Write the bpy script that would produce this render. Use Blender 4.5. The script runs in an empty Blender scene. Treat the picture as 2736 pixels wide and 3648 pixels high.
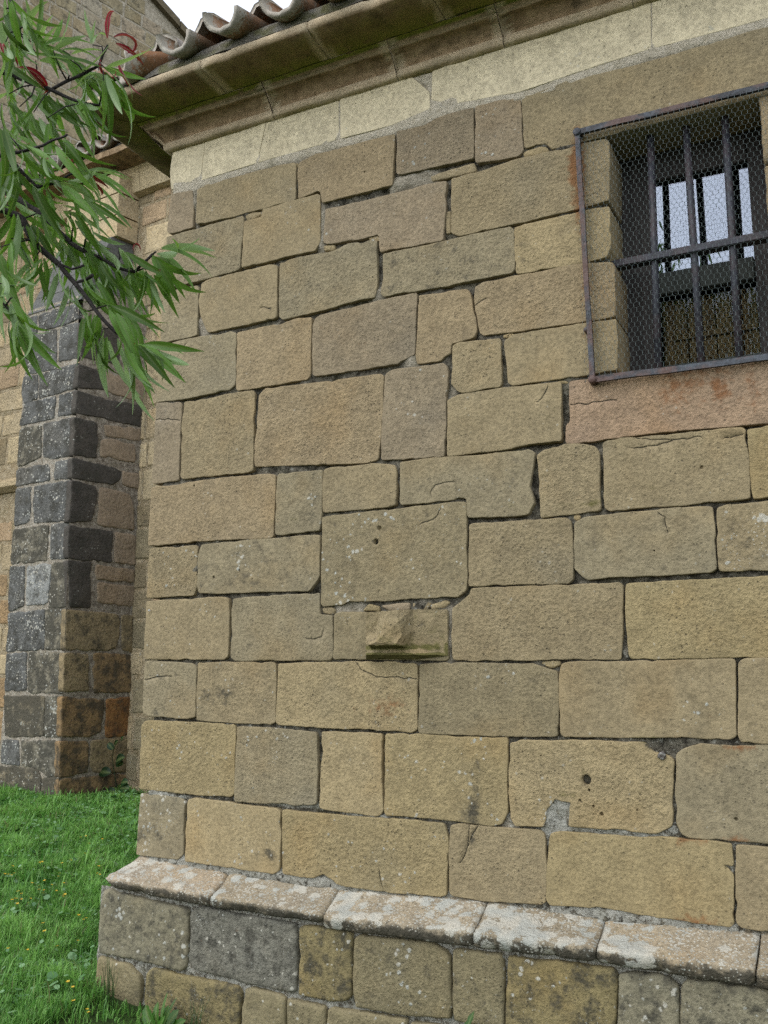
import bpy, bmesh, math, random, json
import numpy as np
from mathutils import Vector, Matrix, noise
from mathutils.geometry import delaunay_2d_cdt
SC = bpy.context.scene
COL = SC.collection
rng = random.Random(7)

# ---------------------------------------------------------------- camera, sky, sun, exposure
cam_d = bpy.data.cameras.new('camera')
cam = bpy.data.objects.new('camera', cam_d)
COL.objects.link(cam)
cam.location = (3.44, -3.98, 1.6)
PITCH, YAW = 9.7324, 26.6315
cam.rotation_euler = (math.radians(90 + PITCH), 0, math.radians(YAW))
cam_d.sensor_fit = 'VERTICAL'
cam_d.sensor_height = 36.0
cam_d.sensor_width = 27.0
cam_d.lens = 3300 / 3648 * 36.0
cam_d.clip_start = 0.05
cam_d.clip_end = 500
SC.camera = cam

SUN_EL, SUN_AZ = 52.0, 215.0          # elevation, compass bearing (0 = +Y, clockwise)
world = bpy.data.worlds.new('World')
SC.world = world
world.use_nodes = True
wn, wl = world.node_tree.nodes, world.node_tree.links
wn.clear()
sky = wn.new('ShaderNodeTexSky')
sky.sky_type = 'NISHITA'
sky.sun_disc = False
sky.sun_elevation = math.radians(SUN_EL)
sky.sun_rotation = math.radians(SUN_AZ)
sky.dust_density = 1.0
sky.air_density = 1.0
hsv = wn.new('ShaderNodeHueSaturation')
hsv.inputs['Saturation'].default_value = 0.30     # thin overcast: the blue is nearly gone
hsv.inputs['Value'].default_value = 2.7
wl.new(sky.outputs['Color'], hsv.inputs['Color'])
bg = wn.new('ShaderNodeBackground')
bg.inputs['Strength'].default_value = 0.15
wl.new(hsv.outputs['Color'], bg.inputs['Color'])
wo = wn.new('ShaderNodeOutputWorld')
wl.new(bg.outputs['Background'], wo.inputs['Surface'])

sun_d = bpy.data.lights.new('sun', 'SUN')
sun_d.energy = 0.6
sun_d.angle = math.radians(25)
sun_d.color = (1.0, 0.975, 0.94)
sun = bpy.data.objects.new('sun', sun_d)
COL.objects.link(sun)
sun.rotation_euler = (math.radians(90 - SUN_EL), 0, math.radians(180 - SUN_AZ))
SC.view_settings.view_transform = 'Standard'
SC.view_settings.look = 'None'
SC.view_settings.gamma = 1.0
SC.view_settings.use_curve_mapping = False
SC.view_settings.exposure = 0.27
SC.cycles.max_bounces = 6
SC.cycles.use_denoising = False      # the denoiser smears the grain of the stone
SC.cycles.sample_clamp_indirect = 4.0

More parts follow.
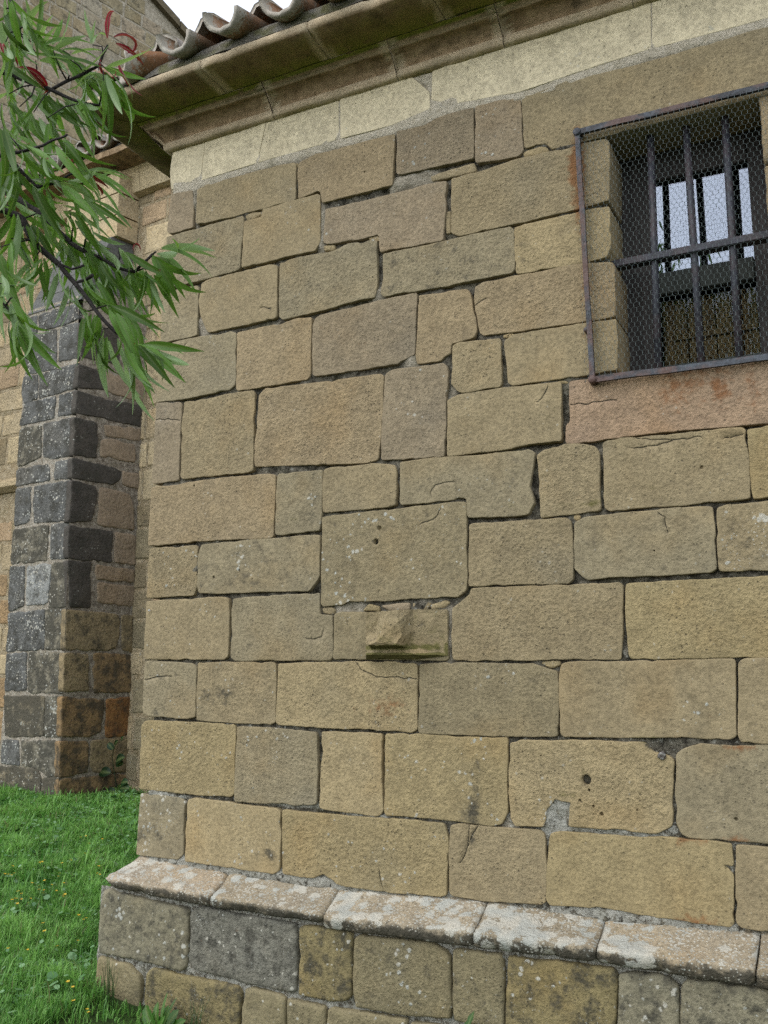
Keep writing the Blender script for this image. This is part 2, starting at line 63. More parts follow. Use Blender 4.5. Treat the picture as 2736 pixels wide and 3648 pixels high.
D = json.loads('''{"wall":[["L","f",[[0.034,4.663],[0.269,4.659],[0.247,4.415],[0.034,4.412],[0.019,4.536]]],["L","f",[[0.278,4.659],[0.695,4.659],[0.644,4.423],[0.256,4.415]]],["L","f",[[0.705,4.659],[1.166,4.66],[1.168,4.452],[1.146,4.422],[0.652,4.424]]],["L","f",[[1.183,4.661],[1.361,4.67],[1.6,4.657],[1.704,4.536],[1.707,4.443],[1.494,4.413],[1.186,4.421]]],["L","f",[[1.728,4.653],[1.857,4.685],[2.24,4.677],[2.825,4.697],[2.816,4.42],[2.565,4.414],[2.186,4.394],[1.816,4.437],[1.719,4.491]]],["L","f",[[2.839,4.697],[3.373,4.709],[3.353,4.401],[3.159,4.41],[2.825,4.42]]],["P","",[[0.033,4.376],[0.191,4.367],[0.203,4.252],[0.206,4.133],[0.113,4.13],[0.035,4.134],[0.018,4.146]]],["T","",[[0.225,4.361],[0.298,4.375],[0.874,4.365],[0.902,4.351],[0.901,4.146],[0.895,4.137],[0.566,4.135],[0.235,4.142],[0.225,4.162],[0.229,4.267]]],["W","",[[0.924,4.35],[1.026,4.368],[1.505,4.358],[1.492,4.076],[1.073,4.077],[1.063,4.146],[1.045,4.15],[0.922,4.141],[0.918,4.282]]],["U","l",[[1.522,4.372],[1.559,4.386],[1.944,4.379],[1.939,4.108],[1.539,4.122],[1.516,4.136]]],["P","l",[[1.957,4.379],[2.156,4.375],[2.189,4.359],[2.192,4.077],[2.17,4.056],[1.961,4.074],[1.949,4.088]]],["T","",[[2.197,4.358],[2.411,4.377],[2.772,4.359],[3.156,4.36],[3.369,4.371],[3.347,4.049],[2.476,4.049],[2.337,4.047],[2.311,4.084],[2.269,4.093],[2.203,4.089]]],["P","",[[1.096,4.033],[1.332,4.025],[1.577,4.026],[1.747,4.028],[1.793,4.018],[1.786,3.874],[1.771,3.711],[1.422,3.722],[1.417,3.812],[1.402,3.82],[1.323,3.818],[1.105,3.835],[1.084,3.852]]],["T","j",[[1.822,4.029],[1.955,4.023],[2.191,4.042],[2.333,4.037],[2.472,4.032],[2.591,4.031],[2.609,4.005],[2.594,3.724],[2.492,3.715],[2.157,3.712],[1.861,3.713],[1.818,3.74]]],["C","j",[[2.144,3.694],[2.24,3.693],[2.468,3.696],[2.593,3.691],[2.598,3.673],[2.596,3.484],[2.575,3.452],[2.49,3.448],[2.15,3.456],[2.138,3.48]]],["G","g",[[1.441,3.704],[1.771,3.702],[2.123,3.703],[2.139,3.686],[2.138,3.48],[2.125,3.465],[1.713,3.468],[1.442,3.475],[1.43,3.496]]],["W","j",[[1.934,3.434],[1.971,3.447],[2.474,3.444],[2.597,3.42],[2.605,3.401],[2.598,3.169],[2.502,3.162],[1.975,3.178],[1.958,3.19],[1.931,3.366]]],["T","j",[[2.083,3.136],[2.137,3.157],[2.397,3.154],[2.599,3.15],[2.604,3.141],[2.599,2.917],[2.503,2.914],[2.41,2.91],[2.115,2.912],[2.094,2.927],[2.08,3.103]]],["G","",[[0.011,4.114],[0.26,4.116],[0.555,4.12],[0.561,4.095],[0.544,3.816],[0.525,3.802],[0.273,3.795],[0.011,3.789]]],["T","",[[0.567,4.082],[0.681,4.086],[0.691,4.129],[0.906,4.133],[1.045,4.133],[1.059,4.12],[1.06,3.855],[1.029,3.815],[0.82,3.818],[0.559,3.813],[0.555,3.824]]],["G","",[[0.81,3.784],[0.886,3.793],[1.149,3.786],[1.24,3.804],[1.36,3.796],[1.399,3.783],[1.405,3.548],[1.39,3.48],[1.312,3.485],[1.039,3.466],[0.839,3.459],[0.812,3.481]]],["T","",[[0.28,3.768],[0.321,3.783],[0.744,3.793],[0.794,3.773],[0.795,3.484],[0.774,3.475],[0.346,3.471],[0.327,3.489],[0.289,3.574],[0.273,3.658]]],["G","",[[0.006,3.767],[0.251,3.767],[0.261,3.751],[0.263,3.47],[0.216,3.463],[0.003,3.463]]],["G","",[[0.004,3.445],[0.192,3.456],[0.497,3.446],[0.533,3.432],[0.535,3.139],[0.497,3.115],[0.184,3.105],[-0.007,3.112],[-0.013,3.129]]],["W","",[[0.542,3.434],[0.829,3.438],[0.935,3.448],[1.017,3.438],[1.014,3.388],[1.011,3.122],[0.993,3.101],[0.559,3.102],[0.547,3.113]]],["U","",[[1.037,3.429],[1.068,3.442],[1.337,3.454],[1.623,3.459],[1.626,3.447],[1.61,3.142],[1.594,3.139],[1.547,3.117],[1.519,3.108],[1.04,3.114],[1.026,3.124],[1.022,3.391]]],["W","",[[1.638,3.441],[1.805,3.433],[1.897,3.427],[1.905,3.411],[1.935,3.268],[1.941,3.215],[1.925,3.177],[1.806,3.165],[1.804,3.112],[1.748,3.086],[1.626,3.092],[1.622,3.139]]],["T","",[[1.816,3.153],[1.855,3.16],[2.053,3.148],[2.059,3.136],[2.059,2.929],[2.047,2.911],[1.868,2.911],[1.843,2.919],[1.805,2.965],[1.814,3.083]]],["T","",[[1.786,2.881],[1.842,2.903],[2.08,2.903],[2.331,2.896],[2.343,2.887],[2.334,2.621],[2.196,2.622],[2.074,2.611],[1.783,2.61],[1.784,2.749]]],["U","l",[[1.453,3.062],[1.491,3.078],[1.765,3.071],[1.787,3.055],[1.789,2.984],[1.776,2.884],[1.774,2.75],[1.762,2.608],[1.733,2.608],[1.436,2.627],[1.428,2.637],[1.443,2.964]]],["W","",[[0.696,3.057],[0.735,3.088],[1.146,3.073],[1.424,3.068],[1.439,3.054],[1.432,2.793],[1.409,2.632],[1.373,2.619],[0.74,2.663],[0.684,2.665],[0.675,2.699],[0.684,2.883]]],["T","",[[0.192,3.087],[0.395,3.084],[0.509,3.093],[0.656,3.089],[0.665,3.064],[0.662,2.886],[0.664,2.65],[0.634,2.641],[0.196,2.647],[0.185,2.663],[0.183,2.943]]],["U","",[[-0.007,3.103],[0.161,3.089],[0.174,3.076],[0.171,2.974],[0.169,2.643],[-0.009,2.635],[-0.018,2.643]]],["W","",[[-0.017,2.612],[0.299,2.622],[0.525,2.624],[0.773,2.616],[0.808,2.607],[0.807,2.416],[0.802,2.285],[0.782,2.277],[0.426,2.291],[-0.02,2.286],[-0.024,2.298]]],["G","l",[[0.822,2.61],[1.052,2.61],[1.09,2.609],[1.095,2.594],[1.089,2.377],[1.079,2.297],[0.854,2.29],[0.816,2.297],[0.814,2.504]]],["T","",[[1.103,2.607],[1.147,2.616],[1.406,2.607],[1.507,2.593],[1.511,2.573],[1.506,2.395],[1.471,2.389],[1.106,2.39],[1.099,2.395],[1.099,2.566]]],["G","",[[1.533,2.603],[1.707,2.606],[1.881,2.596],[2.081,2.595],[2.185,2.594],[2.209,2.579],[2.186,2.424],[2.202,2.345],[2.171,2.299],[2.066,2.295],[1.884,2.308],[1.875,2.321],[1.874,2.392],[1.861,2.4],[1.679,2.393],[1.537,2.392],[1.528,2.408]]],["T","",[[2.22,2.564],[2.251,2.584],[2.346,2.601],[2.415,2.598],[2.488,2.574],[2.506,2.543],[2.496,2.384],[2.499,2.294],[2.479,2.29],[2.358,2.284],[2.232,2.278],[2.231,2.408],[2.226,2.518]]],["T","",[[2.522,2.589],[2.55,2.602],[2.824,2.596],[3.095,2.594],[3.112,2.581],[3.114,2.4],[3.111,2.293],[3.076,2.289],[2.877,2.287],[2.632,2.289],[2.537,2.285],[2.517,2.3],[2.523,2.458]]],["O","",[[3.118,2.58],[3.14,2.592],[3.262,2.589],[3.241,2.277],[3.121,2.289],[3.118,2.471]]],["K","",[[2.384,2.89],[2.441,2.889],[2.502,2.887],[2.838,2.88],[3.287,2.874],[3.269,2.595],[2.962,2.605],[2.754,2.608],[2.536,2.606],[2.362,2.605],[2.356,2.613],[2.363,2.691],[2.38,2.701],[2.38,2.783]]],["T","l",[[-0.018,2.268],[0.303,2.269],[0.318,2.259],[0.317,2.04],[0.302,2.001],[0.131,1.998],[-0.016,1.994],[-0.018,2.016]]],["G","g",[[0.344,2.269],[0.751,2.276],[1.007,2.275],[1.076,2.274],[1.083,2.265],[1.08,2.069],[1.06,2.037],[1.021,1.996],[0.758,2.002],[0.404,2.004],[0.337,2.014],[0.325,2.049],[0.326,2.222]]],["B","l",[[1.096,2.359],[1.155,2.366],[1.44,2.372],[1.797,2.38],[1.869,2.375],[1.874,2.329],[1.871,1.982],[1.858,1.959],[1.825,1.936],[1.74,1.939],[1.583,1.936],[1.44,1.93],[1.255,1.939],[1.208,1.92],[1.105,1.917],[1.095,1.929]]],["T","",[[1.889,2.269],[1.927,2.273],[2.342,2.268],[2.367,2.253],[2.372,2.168],[2.368,1.989],[2.347,1.979],[2.131,1.982],[1.882,1.985],[1.88,2.041]]],["G","",[[2.385,2.241],[2.433,2.266],[2.667,2.272],[2.937,2.274],[2.965,2.27],[2.968,2.201],[2.961,2.012],[2.941,1.999],[2.759,1.995],[2.526,1.998],[2.437,1.991],[2.416,2.0],[2.377,2.041],[2.379,2.167]]],["T","L",[[2.983,2.262],[3.023,2.273],[3.253,2.276],[3.233,1.984],[2.976,2.004],[2.972,2.13]]],["T","l",[[-0.021,1.977],[0.492,1.982],[0.529,1.972],[0.536,1.898],[0.535,1.673],[0.504,1.66],[-0.008,1.663],[-0.021,1.677]]],["G","",[[0.559,1.971],[0.81,1.979],[1.083,1.981],[1.086,1.873],[1.157,1.87],[1.162,1.669],[1.147,1.653],[0.579,1.655],[0.558,1.673],[0.559,1.81]]],["B","",[[1.171,1.875],[1.217,1.882],[1.476,1.875],[1.773,1.873],[1.77,1.653],[1.745,1.649],[1.168,1.658]]],["T","",[[1.801,1.884],[1.841,1.91],[1.885,1.945],[1.894,1.971],[2.21,1.973],[2.568,1.97],[2.58,1.96],[2.574,1.799],[2.56,1.648],[2.351,1.651],[2.276,1.649],[1.816,1.644],[1.797,1.652],[1.794,1.77]]],["O","",[[2.597,1.965],[2.723,1.967],[3.22,1.976],[3.199,1.654],[3.1,1.655],[2.604,1.65],[2.595,1.671],[2.588,1.834]]],["G","l",[[-0.013,1.65],[0.195,1.646],[0.308,1.634],[0.334,1.622],[0.341,1.363],[0.287,1.354],[0.014,1.363],[-0.015,1.373],[-0.012,1.523]]],["T","l",[[0.348,1.64],[0.407,1.642],[0.558,1.644],[0.818,1.643],[0.834,1.634],[0.839,1.349],[0.815,1.338],[0.462,1.341],[0.349,1.347]]],["C","",[[0.851,1.634],[1.125,1.641],[1.313,1.643],[1.449,1.644],[1.599,1.635],[1.615,1.623],[1.617,1.559],[1.614,1.338],[1.589,1.322],[1.314,1.326],[1.033,1.332],[0.853,1.338],[0.843,1.357]]],["B","",[[1.63,1.631],[1.753,1.636],[2.173,1.629],[2.233,1.611],[2.284,1.598],[2.286,1.454],[2.276,1.327],[2.254,1.32],[1.913,1.317],[1.629,1.317],[1.622,1.329],[1.629,1.482]]],["T","",[[2.306,1.628],[2.336,1.637],[2.568,1.638],[3.01,1.646],[3.012,1.621],[2.999,1.345],[2.98,1.335],[2.692,1.332],[2.304,1.324],[2.289,1.336],[2.294,1.586]]],["T","",[[3.027,1.633],[3.049,1.645],[3.198,1.65],[3.177,1.327],[3.017,1.323],[3.009,1.346]]],["O","l",[[0.009,1.336],[0.13,1.335],[0.354,1.334],[0.588,1.329],[0.597,1.316],[0.598,0.985],[0.57,0.976],[0.369,0.974],[-0.003,0.982],[-0.01,0.992],[-0.015,1.309]]],["G","l",[[0.607,1.319],[0.876,1.317],[1.069,1.303],[1.075,1.288],[1.083,1.13],[1.078,0.974],[1.028,0.963],[0.604,0.953],[0.603,0.968]]],["C","",[[1.106,1.31],[1.43,1.309],[1.436,1.284],[1.425,1.145],[1.437,0.964],[1.422,0.946],[1.404,0.939],[1.115,0.949],[1.101,0.958],[1.103,1.13],[1.111,1.21]]],["O","l",[[1.454,1.307],[1.623,1.314],[1.832,1.305],[2.047,1.309],[2.051,1.297],[2.043,1.125],[2.043,0.99],[2.016,0.944],[1.969,0.935],[1.745,0.943],[1.454,0.945],[1.448,0.958],[1.45,1.247]]],["C","",[[2.064,1.289],[2.114,1.301],[2.339,1.308],[2.64,1.311],[2.676,1.272],[2.742,1.254],[2.754,1.236],[2.734,0.99],[2.674,0.956],[2.593,0.957],[2.314,0.957],[2.323,1.038],[2.331,1.053],[2.257,1.062],[2.217,1.018],[2.207,0.949],[2.075,0.944],[2.064,0.973],[2.055,1.078]]],["G","h",[[2.767,1.265],[2.797,1.29],[2.857,1.312],[2.985,1.31],[3.176,1.319],[3.152,0.953],[3.055,0.948],[2.805,0.947],[2.773,0.957],[2.756,0.994],[2.755,1.118]]],["G","L",[[-0.002,0.956],[0.15,0.955],[0.272,0.947],[0.293,0.933],[0.287,0.84],[0.292,0.676],[0.254,0.648],[-0.013,0.649],[-0.009,0.777],[-0.005,0.906]]],["C","l",[[0.312,0.941],[0.348,0.955],[0.582,0.944],[0.845,0.932],[0.873,0.922],[0.881,0.802],[0.875,0.646],[0.842,0.632],[0.592,0.637],[0.31,0.644],[0.304,0.758]]],["O","l",[[0.89,0.929],[1.165,0.927],[1.4,0.927],[1.435,0.93],[1.739,0.928],[1.759,0.91],[1.763,0.838],[1.751,0.624],[1.728,0.618],[1.452,0.608],[1.196,0.617],[1.122,0.659],[1.076,0.632],[0.898,0.638]]],["T","",[[1.778,0.92],[1.822,0.931],[1.917,0.927],[2.193,0.929],[2.206,0.914],[2.211,0.805],[2.202,0.643],[2.184,0.631],[1.927,0.618],[1.779,0.623],[1.767,0.638],[1.765,0.802]]],["O","",[[2.232,0.922],[2.268,0.93],[2.606,0.933],[2.719,0.938],[2.958,0.938],[2.958,0.858],[2.92,0.857],[2.958,0.818],[2.95,0.647],[2.932,0.63],[2.658,0.633],[2.415,0.649],[2.387,0.642],[2.223,0.635],[2.209,0.656],[2.217,0.805]]],["T","",[[2.975,0.933],[3.15,0.934],[3.129,0.624],[2.975,0.632],[2.961,0.647],[2.966,0.808]]]],"pin":[["T",[[1.702,4.076],[1.939,4.084],[1.949,4.038],[1.793,4.043],[1.707,4.044]]],["C",[[2.193,4.069],[2.217,4.081],[2.3,4.078],[2.322,4.053],[2.313,4.044],[2.201,4.046]]],["T",[[0.572,4.127],[0.623,4.13],[0.678,4.123],[0.679,4.103],[0.584,4.087],[0.57,4.104]]],["T",[[1.353,3.82],[1.407,3.816],[1.417,3.793],[1.402,3.787],[1.355,3.803]]],["T",[[1.094,1.906],[1.15,1.909],[1.173,1.893],[1.16,1.878],[1.1,1.884]]],["O",[[1.319,1.887],[1.358,1.917],[1.411,1.907],[1.415,1.884]]],["P",[[1.424,1.907],[1.566,1.92],[1.577,1.912],[1.573,1.883],[1.476,1.884]]],["T",[[1.589,1.915],[1.671,1.921],[1.688,1.91],[1.662,1.883],[1.602,1.881]]],["C",[[1.681,1.905],[1.757,1.922],[1.781,1.913],[1.756,1.889],[1.688,1.881]]],["C",[[2.204,1.637],[2.295,1.643],[2.298,1.622],[2.252,1.613]]],["C",[[2.068,3.166],[2.106,3.17],[2.13,3.161],[2.126,3.149],[2.072,3.154]]],["C",[[2.323,2.904],[2.348,2.907],[2.375,2.893],[2.371,2.884],[2.325,2.894]]],["Q",[[0.329,0.135],[0.351,0.148],[0.369,0.131],[0.366,0.111],[0.337,0.102]]],["C",[[2.375,2.277],[2.396,2.281],[2.409,2.271],[2.399,2.255],[2.378,2.258]]],["C",[[1.081,3.829],[1.146,3.824],[1.146,3.796],[1.087,3.801]]],["T",[[1.772,3.855],[1.809,3.86],[1.812,3.742],[1.787,3.742]]],["C",[[0.875,4.363],[0.907,4.365],[0.917,4.334],[0.892,4.329]]]],"plinth":[["D",[[-0.094,0.491],[-0.039,0.503],[0.018,0.49],[0.238,0.472],[0.448,0.463],[0.459,0.446],[0.459,0.292],[0.458,0.195],[0.42,0.174],[0.147,0.185],[-0.101,0.189],[-0.103,0.385]]],["E",[[0.467,0.438],[0.499,0.468],[0.549,0.479],[0.843,0.464],[1.064,0.46],[1.074,0.404],[1.08,0.333],[1.074,0.177],[1.035,0.164],[0.757,0.175],[0.503,0.193],[0.469,0.225],[0.474,0.333]]],["F",[[1.088,0.448],[1.102,0.457],[1.208,0.462],[1.354,0.458],[1.365,0.446],[1.36,0.197],[1.332,0.172],[1.256,0.161],[1.091,0.165],[1.093,0.32]]],["H",[[1.376,0.439],[1.408,0.457],[1.63,0.459],[1.756,0.461],[1.816,0.438],[1.831,0.422],[1.83,0.296],[1.838,0.238],[1.828,0.177],[1.792,0.176],[1.596,0.157],[1.386,0.159],[1.373,0.197]]],["H",[[1.846,0.442],[1.872,0.455],[2.056,0.456],[2.064,0.439],[2.065,0.297],[2.058,0.169],[1.845,0.174],[1.84,0.265]]],["F",[[2.085,0.45],[2.215,0.454],[2.513,0.465],[2.531,0.444],[2.521,0.363],[2.509,0.217],[2.067,0.158],[2.074,0.299]]],["D",[[2.536,0.443],[2.584,0.457],[2.679,0.463],[2.729,0.461],[2.757,0.433],[2.751,0.256],[2.524,0.219],[2.533,0.365]]],["D",[[2.769,0.439],[2.79,0.46],[2.922,0.464],[3.128,0.463],[3.118,0.304],[2.756,0.245]]],["H",[[-0.1,0.166],[-0.085,0.177],[0.094,0.159],[0.17,0.122],[0.177,0.086],[0.18,-0.045],[0.139,-0.042],[-0.026,-0.028],[-0.115,-0.025],[-0.109,0.062]]],["F",[[0.211,0.135],[0.255,0.165],[0.462,0.154],[0.641,0.156],[0.756,0.15],[0.78,0.126],[0.774,0.023],[0.764,-0.051],[0.214,-0.063]]],["H",[[0.802,0.142],[0.842,0.157],[1.0,0.149],[1.021,0.139],[1.02,-0.038],[0.785,-0.062],[0.787,0.04]]],["H",[[1.032,0.139],[1.23,0.133],[1.234,-0.003],[1.032,-0.036]]],["H",[[1.242,0.121],[1.274,0.136],[1.475,0.143],[1.627,0.143],[1.634,0.049],[1.239,-0.016]]],["H",[[1.648,0.131],[2.051,0.156],[2.049,0.067],[1.645,0.025]]],["D",[[2.066,0.149],[2.503,0.207],[2.499,0.12],[2.064,0.057]]],["D",[[2.516,0.209],[3.117,0.296],[3.11,0.198],[2.512,0.122]]]],"flush":[[0.035,1,[[0.031,4.409],[0.258,4.41],[0.647,4.423],[1.178,4.413],[1.494,4.407],[1.814,4.418]]],[0.035,1,[[1.497,4.409],[1.816,4.418],[2.094,4.416],[2.186,4.382],[2.412,4.391],[2.816,4.414],[3.158,4.402],[3.352,4.396]]],[0.012,1,[[1.174,4.66],[1.176,4.414]]],[0.03,1,[[1.612,4.651],[1.716,4.619],[1.717,4.538],[1.714,4.436],[1.815,4.474]]],[0.012,1,[[2.832,4.694],[2.82,4.419]]],[0.006,1,[[0.274,4.66],[0.252,4.415]]],[0.006,1,[[0.699,4.66],[0.648,4.424]]],[0.045,2,[[1.529,4.08],[1.691,4.072]]],[0.018,2,[[1.068,4.066],[1.072,3.814]]],[0.03,2,[[0.295,3.553],[0.316,3.469]]],[0.016,2,[[1.786,1.883],[1.782,1.79],[1.77,1.651]]],[0.06,3,[[2.279,1.043],[2.239,0.937]]],[0.025,3,[[2.312,0.949],[2.468,0.94],[2.606,0.943],[2.734,0.966]]],[0.03,2,[[2.047,0.951],[2.035,0.933]]],[0.014,2,[[0.206,4.347],[0.218,4.143]]],[0.03,3,[[-0.003,0.633],[0.308,0.634],[0.531,0.622],[0.852,0.627]]],[0.028,3,[[0.887,0.62],[1.076,0.619],[1.196,0.604],[1.452,0.603],[1.753,0.612]]],[0.028,3,[[2.243,0.616],[2.414,0.624],[2.657,0.619],[2.943,0.614]]],[0.012,3,[[-0.005,0.967],[0.283,0.953]]],[0.014,3,[[0.602,0.968],[1.076,0.96],[1.439,0.938]]],[0.02,3,[[-0.233,0.122],[0.044,0.088],[0.295,0.101]]],[0.02,3,[[0.675,0.095],[0.982,0.102],[1.262,0.092]]],[0.03,2,[[1.606,4.084],[1.51,4.052]]],[0.03,2,[[1.41,3.502],[1.4,3.467]]],[0.03,2,[[1.584,3.118],[1.603,3.098]]],[0.02,2,[[1.808,2.931],[1.803,2.898]]],[0.03,2,[[1.198,1.909],[1.302,1.91]]]],"cracks":[[[1.688,2.44],[1.719,2.474],[1.758,2.479],[1.806,2.483]],[[1.647,2.296],[1.704,2.308],[1.744,2.35]],[[2.232,2.815],[2.262,2.847],[2.285,2.88]],[[2.744,2.26],[2.771,2.244],[2.773,2.207],[2.782,2.178]],[[2.658,2.553],[2.751,2.554],[2.829,2.568]],[[2.667,2.594],[2.823,2.571],[2.933,2.571]],[[1.299,1.638],[1.322,1.606],[1.404,1.572],[1.511,1.57],[1.612,1.563]],[[1.863,0.924],[1.861,0.874],[1.85,0.816],[1.819,0.764]],[[1.901,0.923],[1.873,0.875],[1.859,0.845]],[[-0.009,1.552],[0.072,1.567],[0.164,1.573]],[[1.017,1.759],[1.065,1.754],[1.099,1.766],[1.108,1.795]],[[0.061,3.41],[0.158,3.405],[0.193,3.429]],[[1.939,3.338],[1.969,3.354],[1.995,3.362]],[[2.383,2.783],[2.467,2.776],[2.543,2.781],[2.588,2.779]],[[-0.004,3.01],[0.081,3.0],[0.166,2.984]],[[3.112,2.561],[3.066,2.555],[3.026,2.553]],[[0.706,3.553],[0.74,3.54]],[[1.422,0.692],[1.426,0.663],[1.431,0.641]]],"ledge":[[[-0.004,-0.0,0.64],[0.555,-0.0,0.601],[-0.038,-0.2,0.573],[0.615,-0.2,0.553],[-0.023,-0.19,0.522],[0.606,-0.19,0.495]],[[0.565,0.0,0.6],[1.193,0.0,0.59],[0.622,-0.2,0.551],[1.235,-0.2,0.537],[0.609,-0.19,0.494],[1.224,-0.19,0.492]],[[1.2,0.0,0.594],[1.933,-0.0,0.615],[1.241,-0.2,0.534],[1.948,-0.2,0.545],[1.233,-0.19,0.472],[1.943,-0.19,0.481]],[[1.939,0.0,0.614],[2.445,0.0,0.598],[1.954,-0.2,0.544],[2.459,-0.2,0.547],[1.948,-0.19,0.48],[2.452,-0.19,0.49]],[[2.45,0.0,0.598],[3.039,0.0,0.615],[2.463,-0.2,0.545],[3.034,-0.2,0.546],[2.456,-0.19,0.49],[3.031,-0.19,0.477]],[[3.045,0.0,0.614],[3.433,0.0,0.62],[3.042,-0.2,0.545],[3.474,-0.2,0.545],[3.036,-0.19,0.476],[3.469,-0.19,0.472]]],"bc":[-4.338,3.879,0.2],"fd":[-0.996,0.085,0.0],"sd":[0.235,0.972,0.0],"fn":[-0.085,-0.996,0.0],"sn":[0.972,-0.235,-0.0],"bf":[["X",[[1.294,6.011],[1.111,6.015],[1.102,5.786],[1.291,5.776]]],["X",[[1.075,6.016],[0.384,6.022],[0.333,5.813],[0.698,5.789],[1.067,5.808]]],["X",[[1.306,5.756],[0.731,5.766],[0.685,5.248],[1.244,5.263],[1.313,5.509]]],["X",[[0.656,5.764],[0.334,5.767],[0.275,5.322],[0.641,5.324]]],["X",[[1.298,5.239],[1.028,5.223],[1.01,4.913],[1.244,4.892],[1.315,5.043]]],["X",[[0.994,5.217],[0.455,5.245],[0.293,5.246],[0.289,4.944],[0.656,4.924],[0.977,4.911]]],["X",[[1.238,4.888],[0.669,4.896],[0.679,4.617],[1.321,4.62],[1.251,4.77]]],["X",[[0.59,4.884],[0.308,4.908],[0.295,4.624],[0.602,4.63]]],["Y",[[1.303,4.571],[0.894,4.562],[0.868,4.16],[1.047,4.118],[1.303,4.092]]],["X",[[0.85,4.564],[0.314,4.578],[0.29,4.104],[0.674,4.113],[0.822,4.146]]],["X",[[1.31,4.046],[0.715,4.056],[0.678,3.856],[1.301,3.844]]],["X",[[0.597,4.058],[0.283,4.073],[0.285,3.836],[0.6,3.848]]],["X",[[1.297,3.805],[1.016,3.8],[0.997,3.375],[1.286,3.352]]],["X",[[0.964,3.802],[0.289,3.808],[0.31,3.332],[0.921,3.353]]],["Y",[[1.304,3.295],[0.645,3.3],[0.646,2.887],[1.296,2.877]]],["X",[[0.611,3.298],[0.291,3.309],[0.287,2.887],[0.57,2.893]]],["X",[[1.305,2.848],[1.037,2.84],[1.013,2.367],[1.282,2.301]]],["Z",[[0.985,2.829],[0.558,2.834],[0.583,2.381],[0.962,2.365]]],["Y",[[0.543,2.841],[0.235,2.852],[0.19,2.323],[0.551,2.321]]],["X",[[1.28,2.279],[0.631,2.303],[0.6,1.847],[1.268,1.832]]],["Y",[[0.611,2.302],[0.227,2.304],[0.225,1.835],[0.573,1.847]]],["X",[[1.264,1.796],[0.899,1.808],[0.867,1.376],[1.241,1.364]]],["Y",[[0.86,1.807],[0.226,1.801],[0.22,1.354],[0.827,1.354]]],["V",[[1.258,1.307],[0.539,1.316],[0.508,0.871],[1.185,0.847]]],["Y",[[0.512,1.31],[0.227,1.321],[0.214,0.874],[0.482,0.865]]],["X",[[1.226,0.796],[0.945,0.807],[0.894,0.531],[1.221,0.543]]],["Y",[[0.884,0.802],[0.215,0.82],[0.193,0.444],[0.403,0.432],[0.539,0.507],[0.856,0.532]]],["V",[[1.373,0.5],[0.892,0.507],[0.58,0.485],[0.508,0.409],[0.52,0.079],[1.319,0.02]]],["V",[[0.482,0.408],[0.201,0.417],[0.177,0.104],[0.494,0.081]]]],"bs":[["S",[[-0.178,5.659],[0.299,5.671],[0.339,5.279],[-0.168,5.227]]],["S",[[-0.191,5.122],[0.137,5.112],[0.149,4.909],[-0.191,4.851]]],["R",[[0.175,5.122],[0.709,5.142],[0.713,4.873],[0.205,4.891]]],["S",[[-0.197,4.813],[0.156,4.787],[0.67,4.824],[0.683,4.559],[0.415,4.551],[0.1,4.563],[-0.196,4.538]]],["S",[[-0.209,4.483],[0.088,4.477],[0.096,4.063],[-0.194,4.042]]],["R",[[0.178,4.465],[0.685,4.537],[0.702,4.378],[0.202,4.352]]],["R",[[0.155,4.275],[0.253,4.317],[0.608,4.314],[0.625,4.102],[0.149,4.096]]],["S",[[-0.203,4.004],[0.101,3.989],[0.444,3.971],[0.433,3.851],[0.318,3.779],[-0.197,3.774]]],["R",[[0.47,3.96],[0.706,3.951],[0.706,3.784],[0.469,3.81]]],["S",[[-0.203,3.744],[0.117,3.719],[0.139,3.575],[0.074,3.315],[-0.212,3.265],[-0.193,3.411]]],["R",[[0.171,3.72],[0.57,3.695],[0.647,3.523],[0.661,3.264],[0.163,3.281]]],["S",[[-0.201,3.216],[0.047,3.219],[0.356,3.218],[0.359,2.86],[0.069,2.849],[-0.186,2.855]]],["R",[[0.397,3.212],[0.701,3.2],[0.701,2.853],[0.417,2.858]]],["S",[[-0.184,2.821],[0.103,2.832],[0.115,2.315],[-0.128,2.309]]],["R",[[0.167,2.801],[0.687,2.784],[0.694,2.647],[0.184,2.646]]],["R",[[0.212,2.598],[0.698,2.588],[0.71,2.353],[0.216,2.385]]],["M",[[-0.165,2.273],[0.506,2.247],[0.528,2.162],[0.496,1.87],[0.379,1.839],[-0.16,1.837]]],["M",[[0.547,2.249],[0.698,2.248],[0.712,1.823],[0.57,1.842]]],["M",[[-0.165,1.79],[0.133,1.794],[0.155,1.382],[-0.154,1.374]]],["N",[[0.202,1.802],[0.723,1.78],[0.746,1.359],[0.236,1.36]]],["N",[[-0.165,1.313],[0.362,1.274],[0.346,0.927],[0.189,0.879],[-0.146,0.896]]],["o",[[0.398,1.273],[0.718,1.295],[0.753,0.908],[0.655,0.855],[0.414,0.86]]],["N",[[-0.15,0.837],[0.185,0.818],[0.193,0.493],[-0.14,0.46]]],["M",[[0.228,0.816],[0.829,0.855],[0.852,0.697],[0.813,0.444],[0.248,0.489]]],["N",[[-0.138,0.427],[0.544,0.432],[0.869,0.377],[0.89,-0.021],[-0.124,0.091]]]]}''')

# ---------------------------------------------------------------- helpers
def lin(c, k=1.0):
    return tuple(k * ((v / 255) / 12.92 if v / 255 <= 0.04045 else ((v / 255 + 0.055) / 1.055) ** 2.4) for v in c)

def empty(name, loc, label=None, cat=None, group=None):
    o = bpy.data.objects.new(name, None)
    o.empty_display_size = 0.1
    COL.objects.link(o)
    o.location = loc
    tag(o, label, cat, group)
    return o

def tag(o, label=None, cat=None, group=None, kind=None):
    if label: o['label'] = label
    if cat: o['category'] = cat
    if group: o['group'] = group
    if kind: o['kind'] = kind
    return o

def wloc(o):
    v = Vector(o.location)
    return v + wloc(o.parent) if o.parent else v

